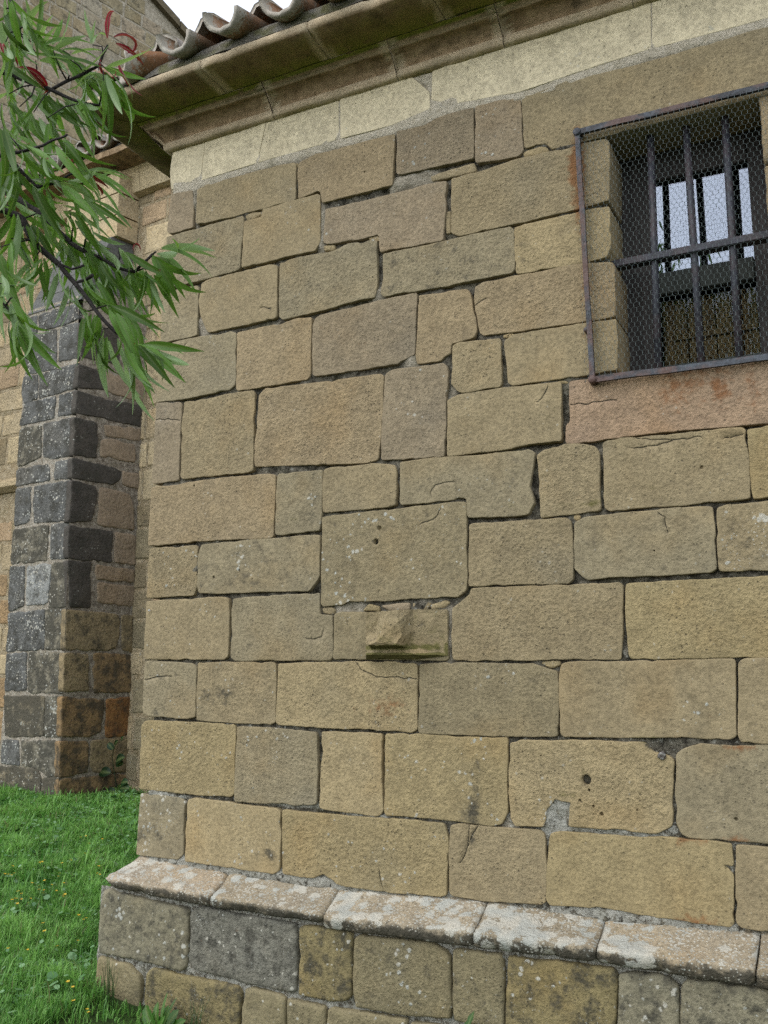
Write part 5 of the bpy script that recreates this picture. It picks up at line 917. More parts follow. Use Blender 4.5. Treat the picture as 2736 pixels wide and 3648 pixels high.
while x < 4.7:
    for row in range(3):
        d = row * .38
        place_tile(CH[k % 3], x + rng.uniform(-.01, .01), -.50 + d * math.cos(SLOPE) + rng.uniform(-.045, .03) * (row == 0), 4.978 + rng.uniform(-.008, .012) + d * math.sin(SLOPE) + row * .012, rng.uniform(-.10, .10), bld, SLOPE, rng.uniform(-.25, .25))
        place_tile(CV[k % 3], x - .165 + rng.uniform(-.015, .015), -.37 + d * math.cos(SLOPE) + rng.uniform(-.06, .03) * (row == 0), 4.995 + d * math.sin(SLOPE) + row * .012, rng.uniform(-.12, .12), bld, SLOPE, rng.uniform(-.22, .22))
        k += 1
    x += .325
# tiles of the left slope, ends towards -x, and the corner one
for y in (-.12, .2, .52, .84, 1.17, 1.5, 1.83, 2.16, 2.5, 2.85, 3.2, 3.55, 3.9, 4.25):
    place_tile(CH[k % 3], -.46, y, 4.975, -math.pi / 2 + rng.uniform(-.05, .05), bld, SLOPE, 0)
    place_tile(CV[k % 3], -.40, y + .165, 4.968, -math.pi / 2 + rng.uniform(-.05, .05), bld, SLOPE, 0)
    k += 1
place_tile(CH[1], .02, -.46, 4.955, -math.radians(38), bld, SLOPE, 0)
place_tile(CV[0], -.36, -.36, 4.965, -math.radians(45), bld, SLOPE, 0, 1.05)
def bed():
    V, F = [], []
    prof = [(-.385, 4.856), (-.375, 4.885), (-.36, 4.93), (-.30, 4.99), (.6, 5.24), (2.8, 5.85), (2.8, 4.80)]
    xs = np.arange(-.38, 4.81, .05)
    for x in xs:
        for j, (y, z) in enumerate(prof):
            w = nz(x * 7, j * 1.3) * .014 if j < 4 else 0
            a = max(x, y + .02)
            V.append((a, y + w, z))
    m = len(prof); n = len(xs)
    for i in range(n - 1):
        for j in range(m - 1): F.append((i*m+j, (i+1)*m+j, (i+1)*m+j+1, i*m+j+1))
    o = mk('mortar_bed', V, F, M_BED, bld)
    V, F = [], []
    prof = [(-.365, 4.858), (-.35, 4.89), (-.33, 4.93), (-.27, 4.99), (.6, 5.24), (2.4, 5.74)]
    ys = np.arange(-.36, 6.2, .1)
    for y in ys:
        for j, (x, z) in enumerate(prof): V.append((x + nz(y * 7, j) * .012, max(y, x), z))
    m = len(prof); n = len(ys)
    for i in range(n - 1):
        for j in range(m - 1): F.append((i*m+j, i*m+j+1, (i+1)*m+j+1, (i+1)*m+j))
    mk('mortar_bed', V, F, M_BED, bld)
bed()

# ---------------------------------------------------------------- window: joinery and iron bars in the opening
win = empty('window', (2.93, .27, 3.45)); win.parent = bld; win.location = Vector((2.93, .27, 3.45)) - Vector(bld.location)
def wb(nm, a, b, mat, r=.004): return bev_box(nm, a, b, mat, win, r)
wb('frame', (2.585, .255, 2.86), (2.745, .33, 4.12), M_WOOD); wb('frame', (3.175, .255, 2.86), (3.285, .33, 4.12), M_WOOD)
wb('frame', (2.747, .257, 3.905), (3.173, .33, 4.12), M_WOOD); wb('frame', (2.747, .257, 2.86), (3.173, .33, 2.985), M_WOODG)
wb('rail', (2.747, .25, 3.335), (3.173, .325, 3.435), M_WOODG); wb('rail', (2.747, .262, 3.985), (3.173, .30, 4.01), M_SHUT)
wb('rail', (2.747, .240, 3.325), (3.173, .30, 3.345), M_WOODG)
v, f = [(2.745, .285, 3.434), (3.175, .285, 3.434), (3.175, .285, 3.907), (2.745, .285, 3.907)], [(0, 1, 2, 3)]
def pane(x0, x1, z0, z1, y, m=M_GLASS):
    v, f = box_vf((x0, y, z0), (x1, y + .004, z1)); mk('glass_pane', v, f, m, win, smooth=False)
pane(2.746, 3.174, 3.434, 3.906, .285); pane(2.746, 3.174, 2.984, 3.336, .292, M_GLASS2)
for x0, x1 in ((2.75, 2.86), (2.864, 2.985), (2.989, 3.10), (3.104, 3.172)): wb('shutter_board', (x0, .335, 2.99), (x1, .355, 3.33), M_SHUT, .003)
wb('shutter_board', (2.80, .322, 3.12), (3.17, .334, 3.15), M_SHUT, .003)
v, f = box_vf((2.56, .42, 2.8), (3.30, .44, 4.2)); mk('dark_room_board', v, f, plain('dark interior', (.012, .011, .010), .9), win, smooth=False)  # near-black board painted for the unlit room behind
for x0, x1 in ((2.778, 2.758), (2.937, 2.942), (3.105, 3.098)):
    V, F = tube_vf([(x0, .10, 4.06), ((x0 + x1) / 2, .10, 3.45), (x1, .10, 2.86)], .0166, 10); mk('iron_bar', V, F, M_BAR, win)
bev_box('iron_crossbar', (2.57, .070, 3.428), (3.27, .128, 3.462), M_BAR, win, .003)

# grille of iron bars and chicken wire fixed on the wall face
gr = empty('window_grille', (2.93, -.03, 3.46)); gr.parent = bld; gr.location = Vector((2.93, -.03, 3.46)) - Vector(bld.location)
C4 = [(2.470, -.030, 4.078), (3.40, -.030, 4.066), (3.40, -.030, 2.864), (2.497, -.034, 2.872)]
def flat_bar(nm, a, b, w=.013, t=.009):
    a, b = Vector(a), Vector(b); d = (b - a).normalized(); n = Vector((0, -1, 0)); s = d.cross(n).normalized()
    N_ = 14; V, F = [], []
    for i in range(N_ + 1):
        p = a + (b - a) * i / N_
        ww = w * (1 + .08 * nz(i * .9, a.x)); off = Vector((0, nz(i * .5, a.z) * .004, 0)) + s * nz(i * .4, b.x, 2) * .003
        for sx, sy in ((-1, -1), (1, -1), (1, 1), (-1, 1)): V.append(tuple(p + off + s * ww * sx + n * t * sy))
    for i in range(N_):
        for k in range(4): F.append((i*4+k, i*4+(k+1) % 4, (i+1)*4+(k+1) % 4, (i+1)*4+k))
    F += [(3, 2, 1, 0), tuple(range(N_*4, N_*4+4))]
    return mk(nm, V, F, M_IRON, gr, smooth=False)
flat_bar('frame_bar', C4[0], C4[1]); flat_bar('frame_bar', C4[3], C4[2]); flat_bar('frame_bar', C4[0], C4[3], .011); flat_bar('frame_bar', C4[1], C4[2], .011)
def knob(p, r=.019):
    V, F = tube_vf([Vector(p) + Vector((0, -.018, 0)), Vector(p) + Vector((0, -.014, 0)), Vector(p) + Vector((0, .03, 0))], [r * .7, r, r], 10); mk('fixing_bolt', V, F, M_IRON, gr)
for p in (C4[0], C4[3], C4[1], C4[2]): knob(p)
knob((2.475, -.02, 3.11), .012)
def hexmesh():
    x0, x1, z0, z1 = 2.478, 3.40, 2.872, 4.07
    p = .0252; a = p / math.sqrt(3) * 1.02
    V, F = [], []
    def seg(A, B, r=.00055):
        v, f = tube_vf([A, B], r, 3, False); o = len(V); V.extend(v); F.extend([tuple(i + o for i in q) for q in f])
    def pt(x, z):
        return (x + nz(x * 9, z * 9) * .003, -.041 + nz(x * 4, z * 4, 7) * .006, z + nz(x * 9, z * 9, 3) * .003)
    nrow = int((z1 - z0) / (1.5 * a)) + 1; ncol = int((x1 - x0) / p) + 1
    for j in range(nrow):
        zc = z0 + j * 1.5 * a
        for i in range(ncol):
            xc = x0 + i * p + (p / 2 if j % 2 else 0)
            if xc > x1: continue
            t = (xc, zc + a); 
            tl = (xc - p / 2, zc + a / 2); tr = (xc + p / 2, zc + a / 2); bl_ = (xc - p / 2, zc - a / 2)
            if t[1] > z1: continue
            seg(pt(*tl), pt(*bl_), .0008)
            seg(pt(*tl), pt(*t)); seg(pt(*t), pt(*tr))
    tag(mk('wire_mesh', V, F, M_WIRE, gr), kind='stuff')
hexmesh()

# ================================================================ CHURCH ANNEX WITH BUTTRESS (behind, left)
bc = np.array(D['bc']); fd = np.array(D['fd']); sd = np.array(D['sd']); fn = np.array(D['fn']); sn = np.array(D['sn'])
ann = empty('church_annex', tuple(bc), 'sand coloured church annex with a tall blackened buttress behind the branch', 'church wing')
but = empty('buttress', (0, 0, 0)); but.parent = ann; but.location = (0, 0, 0)
but['label'] = 'buttress of blackened grey stones with white lime joints'
ORG = bc - np.array([0, 0, bc[2]])
def crust(x, z):
    return None
for c, p in D['bf']:
    seed += 3.37
    b = dict(X={'dark': .34, 'lich': .52}, Y={'dark': .50, 'lich': .42}, Z={'dark': .30, 'lich': .7}, V={'dark': .58, 'lich': .25})[c]
    make_stone('stone', p, ORG, fd, fn, M_FAR, PAL[c], but, seed, step=.05, grid=.10, r=.010, depth=.10, jit=.016, relief=.010, base=b, rc=.02, grow=.010)
for c, p in D['bs']:
    seed += 3.37
    b = dict(S={'dark': .30, 'lich': .12}, R={'dark': .10}, M={'dark': .28}, N={'dark': .36, 'rust': .12}, o={'rust': .38, 'dark': .35})[c]
    make_stone('stone', p, ORG, sd, sn, M_FAR, PAL[c], but, seed, step=.05, grid=.10, r=.010, depth=.10, jit=.016, relief=.010, base=b, rc=.02, grow=.010)
def P3(u, w, z): return ORG + fd * u + sd * w + np.array([0, 0, z])
def prism_uwz(name, prof, u0, u1, mat, parent, color=None, attrs=False, n=1):
    """profile in (w = along the side, z), swept along the front direction"""
    V, F = [], []
    m = len(prof)
    for i in range(n + 1):
        u = u0 + (u1 - u0) * i / n
        for w, z in prof: V.append(P3(u, w + (nz(u * 4, z * 4) * .012 if n > 1 else 0), z + (nz(u * 5, w * 5, 2) * .012 if n > 1 else 0)))
    for i in range(n):
        for j in range(m): F.append((i*m+j, (i+1)*m+j, (i+1)*m+(j+1) % m, i*m+(j+1) % m))
    F += [tuple(range(m - 1, -1, -1)), tuple(range(n*m, n*m + m))]
    return mk(name, V, F, mat, parent, smooth=False, color=color)
# mortar-filled core of the buttress: follows the slight batter of the stones
def core_buttress():
    zs = np.arange(-.2, 6.15, .08)
    LZ = [-.2, .2, 1.3, 2.3, 3.5, 4.5, 5.2, 6.1]; LU = [.165, .175, .20, .205, .27, .28, .31, .36]; RU = [1.33, 1.30, 1.25, 1.27, 1.285, 1.30, 1.29, 1.29]
    V, F = [], []
    for z in zs:
        l, r = np.interp(z, LZ, LU), np.interp(z, LZ, RU)
        us = np.linspace(l, r, 15)
        for u in us: V.append(P3(u, .012 + nz(u * 9, z * 9) * .007, z))
    n = 15
    for j in range(len(zs) - 1):
        for i in range(n - 1): F.append((j*n+i, j*n+i+1, (j+1)*n+i+1, (j+1)*n+i))
    tag(mk('mortar', V, F, M_MORT2, but, attrs={'pale': [.15]*len(V), 'lich': [.4]*len(V)}), kind='stuff')
    V, F = [], []
    for z in zs:
        l = np.interp(z, LZ, [-.14, -.145, -.155, -.18, -.20, -.195, -.185, -.18])
        for w in np.linspace(l, .86, 13):
            q = ORG + sd * w + np.array([0, 0, z]) - sn * (.012 + nz(w * 9, z * 9, 4) * .007); V.append(q)
    n = 13
    for j in range(len(zs) - 1):
        for i in range(n - 1): F.append((j*n+i, j*n+i+1, (j+1)*n+i+1, (j+1)*n+i))
    tag(mk('mortar', V, F, M_MORT2, but, attrs={'pale': [.0]*len(V), 'lich': [.0]*len(V)}), kind='stuff')
core_buttress()
WF = .70                                         # facade plane, metres behind the buttress corner
# sloped weathering and the shallower upper stage, mostly behind leaves
for u0, u1 in ((.30, .62), (.64, .96), (.98, 1.30)):
    for k in range(4):
        w0, z0 = .0 + k * .095, 6.06 + k * .24
        prism_uwz('weathering_stone', [(w0, z0), (w0 + .095, z0 + .235), (WF, z0 + .235), (WF, z0)], u0, u1 - .004, M_FAR, but, PAL['X'])
for r_ in range(3):
    for u0, u1 in ((.235, .72), (.735, 1.20)):
        z0 = 7.02 + r_ * .30
        prism_uwz('stone', [(.395, z0), (.395, z0 + .28), (WF, z0 + .28), (WF, z0)], u0, u1, M_FAR, but, PAL[rng.choice(['A', 'e', 'A'])])

def block(name, O, U, N, u0, u1, z0, z1, mat, color, parent, sd_, jit=.012, ch=.014, dep=.05, proud=0.0, attrs=None):
    """small masonry block with chamfered arrises (for masonry seen from afar)"""
    rs = random.Random(int(sd_ * 100))
    c = [(u0, z0), (u1, z0), (u1, z1), (u0, z1)]
    mid = [((u0+u1)/2, z0), (u1, (z0+z1)/2), ((u0+u1)/2, z1), (u0, (z0+z1)/2)]
    pts = []
    for a, b in zip(c, mid): pts += [a, b]
    pts = [(a + rs.uniform(-jit, jit), b + rs.uniform(-jit, jit)) for a, b in pts]
    cu, cz = (u0 + u1) / 2, (z0 + z1) / 2
    V = []
    O, U, N = np.array(O), np.array(U), np.array(N)
    for lay, (ins, hgt) in enumerate(((0, -dep), (0, -ch * .6), (ch, .0 + proud))):
        for a, b in pts:
            s = math.hypot(a - cu, b - cz)
            k = max(0, 1 - ins * 1.3 / max(s, .03))
            V.append(O + U * (cu + (a - cu) * k) + np.array([0, 0, cz + (b - cz) * k]) + N * (hgt + (rs.uniform(-.004, .004) if lay == 2 else 0)))
    V.append(O + U * cu + np.array([0, 0, cz]) + N * (proud + rs.uniform(-.004, .006)))
    n = 8; F = []
    for l in range(2):
        for k in range(n): F.append((l*n+k, l*n+(k+1) % n, (l+1)*n+(k+1) % n, (l+1)*n+k))
    for k in range(n): F.append((2*n+k, 2*n+(k+1) % n, 3*n))
    a, b, c_ = V[16], V[17], V[24]
    if np.dot(np.cross(b - a, c_ - a), N) < 0: F = [f[::-1] for f in F]
    m = len(V); at = {'margin': [0.]*m, 'rust': [0.]*m}
    for k in ('dark', 'lich', 'moss'): at[k] = [float((attrs or {}).get(k, 0))] * m
    return mk(name, V, F, mat, parent, smooth=False, attrs=at, color=color)

# facade of the annex: visible to the left of the buttress, in the slit on its right and between the leaves
FO = ORG + sd * WF
z = .05
while z < 7.6:
    h = rng.uniform(.30, .44)
    u = -1.3
    while u < 3.3:
        w = rng.uniform(.28, .62)
        hid = (u > .10 and u + w < 1.18 and z < 7.0)
        if not hid and not (3.87 < z + h and z < 4.06 and u > 1.2):
            low = z < 3.0
            c = rng.choice(['A', 'A', 'a', 'e', 'h'] if not low else ['A', 'e', 'a', 'o', 'A'] if u > .1 else ['h', 'A', 'G', 'a'])
            k_ = rng.uniform(.9, 1.08) * (.85 if c == 'o' else 1)
            col = tuple(v * k_ for v in PAL[c])
            if c == 'o': col = tuple(.5 * a + .5 * b for a, b in zip(PAL['o'], PAL['A']))
            seed += 1.13
            block('stone', FO, fd, fn, u, min(u + w, 3.4) - .045, z, z + h - .05, M_FAR, col, ann, seed, attrs={'dark': .12, 'lich': .1})
        u += w
    z += h
def facade_mortar():
    us = np.arange(-1.5, 3.6, .09); zs = np.arange(-.3, 8.2, .09)
    V = [FO + fd * u + np.array([0, 0, z]) - fn * (.012 + nz(u * 6, z * 6, 9) * .012) for z in zs for u in us]
    n = len(us)
    F = [(j*n+i, j*n+i+1, (j+1)*n+i+1, (j+1)*n+i) for j in range(len(zs)-1) for i in range(n-1)]
    tag(mk('mortar', V, F, M_MORT3, ann, attrs={'pale': [.1]*len(V), 'lich': [0.]*len(V)}), kind='stuff')
    W_ = lambda u, w, z: ORG + fd * u + sd * w + np.array([0, 0, z])
    V = [W_(u, w, z) for z in (-.3, 8.2) for u, w in ((-1.5, WF + .06), (3.6, WF + .06), (3.6, WF + 4), (-1.5, WF + 4))]
    mk('wall_core', V, [(0,1,2,3),(4,7,6,5),(0,4,5,1),(1,5,6,2),(2,6,7,3),(3,7,4,0)], M_CORE, ann, smooth=False)
facade_mortar()
# string course with its dark drip
for u0, u1 in ((1.32, 1.98), (1.99, 2.72), (2.73, 3.5)):
    prism_uwz('string_course', [(WF - .13, 4.04), (WF - .13, 4.10), (WF - .02, 4.17), (WF + .05, 4.17), (WF + .05, 3.98), (WF - .03, 3.98)], u0, u1 - .005, M_FAR, ann, PAL['A'])
# annex cornice and eave tiles
AC = [(WF - .02, 7.70), (WF - .10, 7.72), (WF - .10, 7.80), (WF - .20, 7.90), (WF - .36, 7.96), (WF - .36, 8.05), (WF + .05, 8.10), (WF + .05, 7.70)]
AC2 = [(WF - .015, 7.66), (WF - .10, 7.68), (WF - .14, 7.95), (WF - .165, 8.0), (WF + .04, 8.0), (WF + .04, 7.66)]
AC3 = [(WF - .165, 8.004), (WF - .50, 8.02), (WF - .51, 8.09), (WF - .3, 8.16), (WF + .05, 8.2), (WF + .05, 8.004)]
ul = [-1.5, -.72, .10, .75, 1.5, 2.3, 3.4]
for a, b in zip(ul[:-1], ul[1:]):
    o = prism_uwz('cornice_stone', AC2, a, b - .008, M_FAR, ann, PAL['e'], n=6)
    o = prism_uwz('eave_slab', AC3, a + .1, b + .092, M_CORN, ann, n=6)
az_f = math.atan2(-fd[1], -fd[0])                # direction of +u reversed = to the right
for i in range(15):
    u = -1.3 + i * .31
    q = P3(u, WF - .60, 8.24); place_tile(CH[i % 3], q[0], q[1], q[2], az_f, ann, math.radians(20), 0, 1.15)
    q = P3(u + .155, WF - .53, 8.24); place_tile(CV[i % 3], q[0], q[1], q[2], az_f, ann, math.radians(20), 0, 1.15)
prism_uwz('roof_slope', [(WF - .46, 8.10), (WF - .40, 8.22), (WF + 3.0, 9.4), (WF + 3.0, 8.2)], -1.5, 3.6, M_BED, ann)

# ================================================================ TALL CHURCH (high gabled wall behind)
HO = np.array([-7.860, 5.464, 0.0])
chu = empty('tall_church', (float(HO[0]), float(HO[1]), 0.2), 'tall gabled church wall of small pale stones rising behind the roofs', 'church')
def vz(u): return 13.9 - .43 * (u - 2.44)         # raking line of the verge
z = 8.35; n_st = 0
HP = [PAL['h'], PAL['G'], lin((160, 146, 124)), PAL['G'], lin((158, 148, 128))]
while z < 14.4 and n_st < 285:
    h = rng.uniform(.25, .33); u = -1.2 + rng.uniform(-.2, 0)
    while u < 4.2:
        w = rng.uniform(.32, .56)
        top = vz(u + w) - .06
        if z + h < top and u + w < 4.05 and n_st < 285 and u > -1.2:
            seed += 1.13; n_st += 1
            k_ = rng.uniform(1.1, 1.35)  # random tone, raised to stand for stronger light on this wall
            block('stone', HO, sd, sn, u, u + w - .032, z, z + h - .032, M_FAR, tuple(v * k_ for v in rng.choice(HP)), chu, seed, ch=.010, attrs={'dark': .22, 'lich': .3})
        u += w
    z += h
V = []; us = np.arange(-2.5, 4.31, .1)
for u in us:
    for t in np.linspace(0, 1, 40): V.append(HO + sd * u + np.array([0, 0, -.2 + (vz(u) + .2) * t]) - sn * (.010 + nz(u * 6, t * 60, 2) * .009))
n = 40
F = [(i*n+j, (i+1)*n+j, (i+1)*n+j+1, i*n+j+1) for i in range(len(us)-1) for j in range(n-1)]
tag(mk('mortar', V, F, M_MORT2, chu, attrs={'pale': [.5]*len(V), 'lich': [.2]*len(V)}), kind='stuff')
B0 = [HO + sd * u - sn * .05 + np.array([0, 0, z]) for u, z in ((-2.5, -.2), (4.3, -.2), (4.3, vz(4.3)), (-2.5, vz(-2.5)))]
B1 = [b - sn * 7 for b in B0]
mk('wall_core', B0 + B1, [(0,1,2,3),(7,6,5,4),(0,4,5,1),(1,5,6,2),(2,6,7,3),(3,7,4,0)], M_CORE, chu, smooth=False)
u = -2.4
while u < 4.3:                                    # verge stones along the rake
    L_ = rng.uniform(.5, .8); V = []
    for uu in (u, u + L_ - .02):
        zz = vz(uu) + rng.uniform(-.015, .015)
        for o_, dz in ((.10, -.05), (.10, .10), (-.5, .14), (-.5, -.05)): V.append(HO + sd * uu + sn * o_ + np.array([0, 0, zz + dz]))
    mk('verge_stone', V, [(0,1,2,3),(7,6,5,4),(0,4,5,1),(1,5,6,2),(2,6,7,3),(3,7,4,0)], M_FAR, chu, smooth=False, color=tuple(v * .55 for v in PAL['h']))
    u += L_

# ================================================================ ALMOND TREE
CAM = np.array(cam.location)
ry, rp = math.radians(YAW), math.radians(PITCH)
FWv = np.array([-math.sin(ry), math.cos(ry), 0]); RTv = np.array([math.cos(ry), math.sin(ry), 0]); UPv = np.array([0, 0, 1.0])
CF = FWv * math.cos(rp) + UPv * math.sin(rp); CU = UPv * math.cos(rp) - FWv * math.sin(rp)
def at(x, y, d): return CAM + d * (CF + RTv * (x - 1368) / 3300 + CU * (1824 - y) / 3300)
tree = empty('almond_tree', (.67, -2.91, gz(.67, -2.91)), 'leafy almond branch with long green leaves and curled red tips', 'tree')
TB = Vector((.67, -2.91, gz(.67, -2.91)))
fork = Vector((.72, -2.86, 1.75))
V, F = tube_vf([TB - Vector((0, 0, .2)), TB + Vector((.0, .0, .25)), TB + Vector((.05, .02, .9)), fork, Vector((.70, -2.80, 2.4)), Vector((.85, -2.7, 3.0)), Vector((.8, -2.6, 3.7))], [.13, .10, .085, .08, .06, .05, .03], 14)
mk('trunk', V, F, M_BARK2, tree)
BR = [ # branches: pixel-free control points given as bearing, drop and distance, thick to thin
 ([(-420,780,1.95),(-200,700,1.92),(0,745,1.90),(82,780,1.90),(112,854,1.9),(145,887,1.9),(208,939,1.9),(265,1008,1.9),(338,1101,1.88),(413,1183,1.87),(476,1228,1.86)], .014, .0035, fork),
 ([(-380,560,2.05),(-160,600,2.03),(0,677,2.02),(120,740,2.0),(190,804,2.0),(253,867,2.0),(297,892,1.98),(354,918,1.98),(411,949,1.97),(481,968,1.96),(545,905,1.95)], .012, .003, Vector((.70, -2.80, 2.4))),
 ([(-380,200,2.0),(-150,230,1.98),(0,257,1.95),(50,266,1.95),(127,300,1.94),(181,320,1.94),(236,342,1.93),(295,367,1.92),(354,375,1.92)], .011, .0025, Vector((.70, -2.80, 2.4))),
 ([(181,320,1.94),(240,290,1.95),(300,262,1.96),(354,236,1.96),(367,190,1.95),(384,160,1.95)], .006, .0025, None),
 ([(-300,-160,1.95),(-100,-120,1.9),(20,-40,1.88),(50,30,1.88),(60,110,1.88)], .008, .0025, Vector((.85, -2.7, 3.0))),
 ([(-300,520,1.8),(-100,555,1.8),(0,557,1.8),(76,538,1.8),(152,519,1.8),(190,500,1.8),(240,480,1.8)], .007, .002, fork),
 ([(20,590,1.85),(57,589,1.85),(108,646,1.86),(135,668,1.86),(200,650,1.87),(250,620,1.87),(290,618,1.87)], .006, .002, None),
 ([(-260,900,1.7),(-60,1010,1.7),(20,1090,1.7),(62,1135,1.7)], .006, .002, fork),
 ([(265,1008,1.9),(300,1000,1.9),(330,980,1.89)], .005, .004, None),
 ([(208,939,1.9),(255,960,1.9),(300,945,1.9)], .004, .0025, None),
]
branches = []
for pts, r0, r1, root in BR:
    path = [at(*p) for p in pts]
    r0 = r0 * .62; rad = list(np.linspace(r0, r1, len(path)))
    if root is not None:
        path = [np.array(root)] + path; rad = [r0 * 1.6] + rad
    # wiggle the bark
    fine = []
    fr = []
    for i in range(len(path) - 1):
        for k_ in range(3):
            t = k_ / 3
            p = path[i] * (1 - t) + path[i+1] * t
            fine.append(p + np.array([nz(i + t, 1, r0 * 99), nz(i + t, 2, r0 * 99), nz(i + t, 3, r0 * 99)]) * r0 * .5); fr.append((rad[i] * (1 - t) + rad[i+1] * t) * (1 + .22 * nz(i * 3 + k_, r0 * 50)))
    fine.append(path[-1]); fr.append(rad[-1])
    V, F = tube_vf(fine, fr, 7)
    branches.append(mk('branch', V, F, M_BARK, tree))
# leaf meshes: lance-shaped blades with a keel along the midrib
def leaf_mesh(nm, L, W, bend, fold, twist, mat, curl=0.0, n=9):
    V, F, rib = [], [], []
    ang = 0; x = z = 0.0
    for i in range(n + 1):
        u = i / n
        w = W * (math.sin(math.pi * min(1, (u * .93 + .07)) ** .8) ** .85) if u < .999 else .0004
        if u < .06: w = .0012
        ang = bend * u + curl * u * u
        x += L / n * math.cos(ang); z -= L / n * math.sin(ang)
        tw = twist * u
        for s, a in ((-1, 1), (-.5, .6), (0, 0), (.5, .6), (1, 1)):
            y = s * w; zz = abs(s) * w * fold
            y2 = y * math.cos(tw) - zz * math.sin(tw); z2 = y * math.sin(tw) + zz * math.cos(tw)
            wave = .10 * w * math.sin(u * 17 + s * 2) * abs(s)
            V.append((x + z2 * math.sin(ang), y2, z + z2 * math.cos(ang) + wave)); rib.append(1.0 if s == 0 else 0.0)
    for i in range(n):
        for k_ in range(4): F.append((i*5+k_, (i+1)*5+k_, (i+1)*5+k_+1, i*5+k_+1))
    me = bpy.data.meshes.new(nm); me.from_pydata(V, [], F)
    me.polygons.foreach_set('use_smooth', [True] * len(me.polygons))
    a_ = me.attributes.new('rib', 'FLOAT', 'POINT'); a_.data.foreach_set('value', rib)
    me.materials.append(mat)
    return me
LM = [leaf_mesh('almond leaf', .106, .0073, b, f, t, M_LEAF) for b, f, t in ((.7, .35, .3), (1.3, .25, -.7), (.3, .5, .8), (1.7, .3, .2), (-.6, .3, 1.0), (1.0, .6, -.4), (.6, .15, -1.1))]
LR = [leaf_mesh('red leaf', .072, .0045, b, .9, t, M_RED, c) for b, t, c in ((.6, .8, 2.0), (-.4, 1.5, 1.5), (1.0, -1.0, 2.5))]
def put_leaf(me, base, d, nrm, sc, parent=tree):
    d = Vector(d).normalized(); nrm = Vector(nrm)
    nrm = (nrm - d * nrm.dot(d)).normalized()
    y = nrm.cross(d)
    M = Matrix((d, y, nrm)).transposed().to_4x4()
    o = bpy.data.objects.new('leaf', me); COL.objects.link(o)
    o.parent = parent
    o.rotation_euler = M.to_euler(); o.scale = (sc, sc, sc)
    o.location = Vector(base) - wloc(parent)
    return o
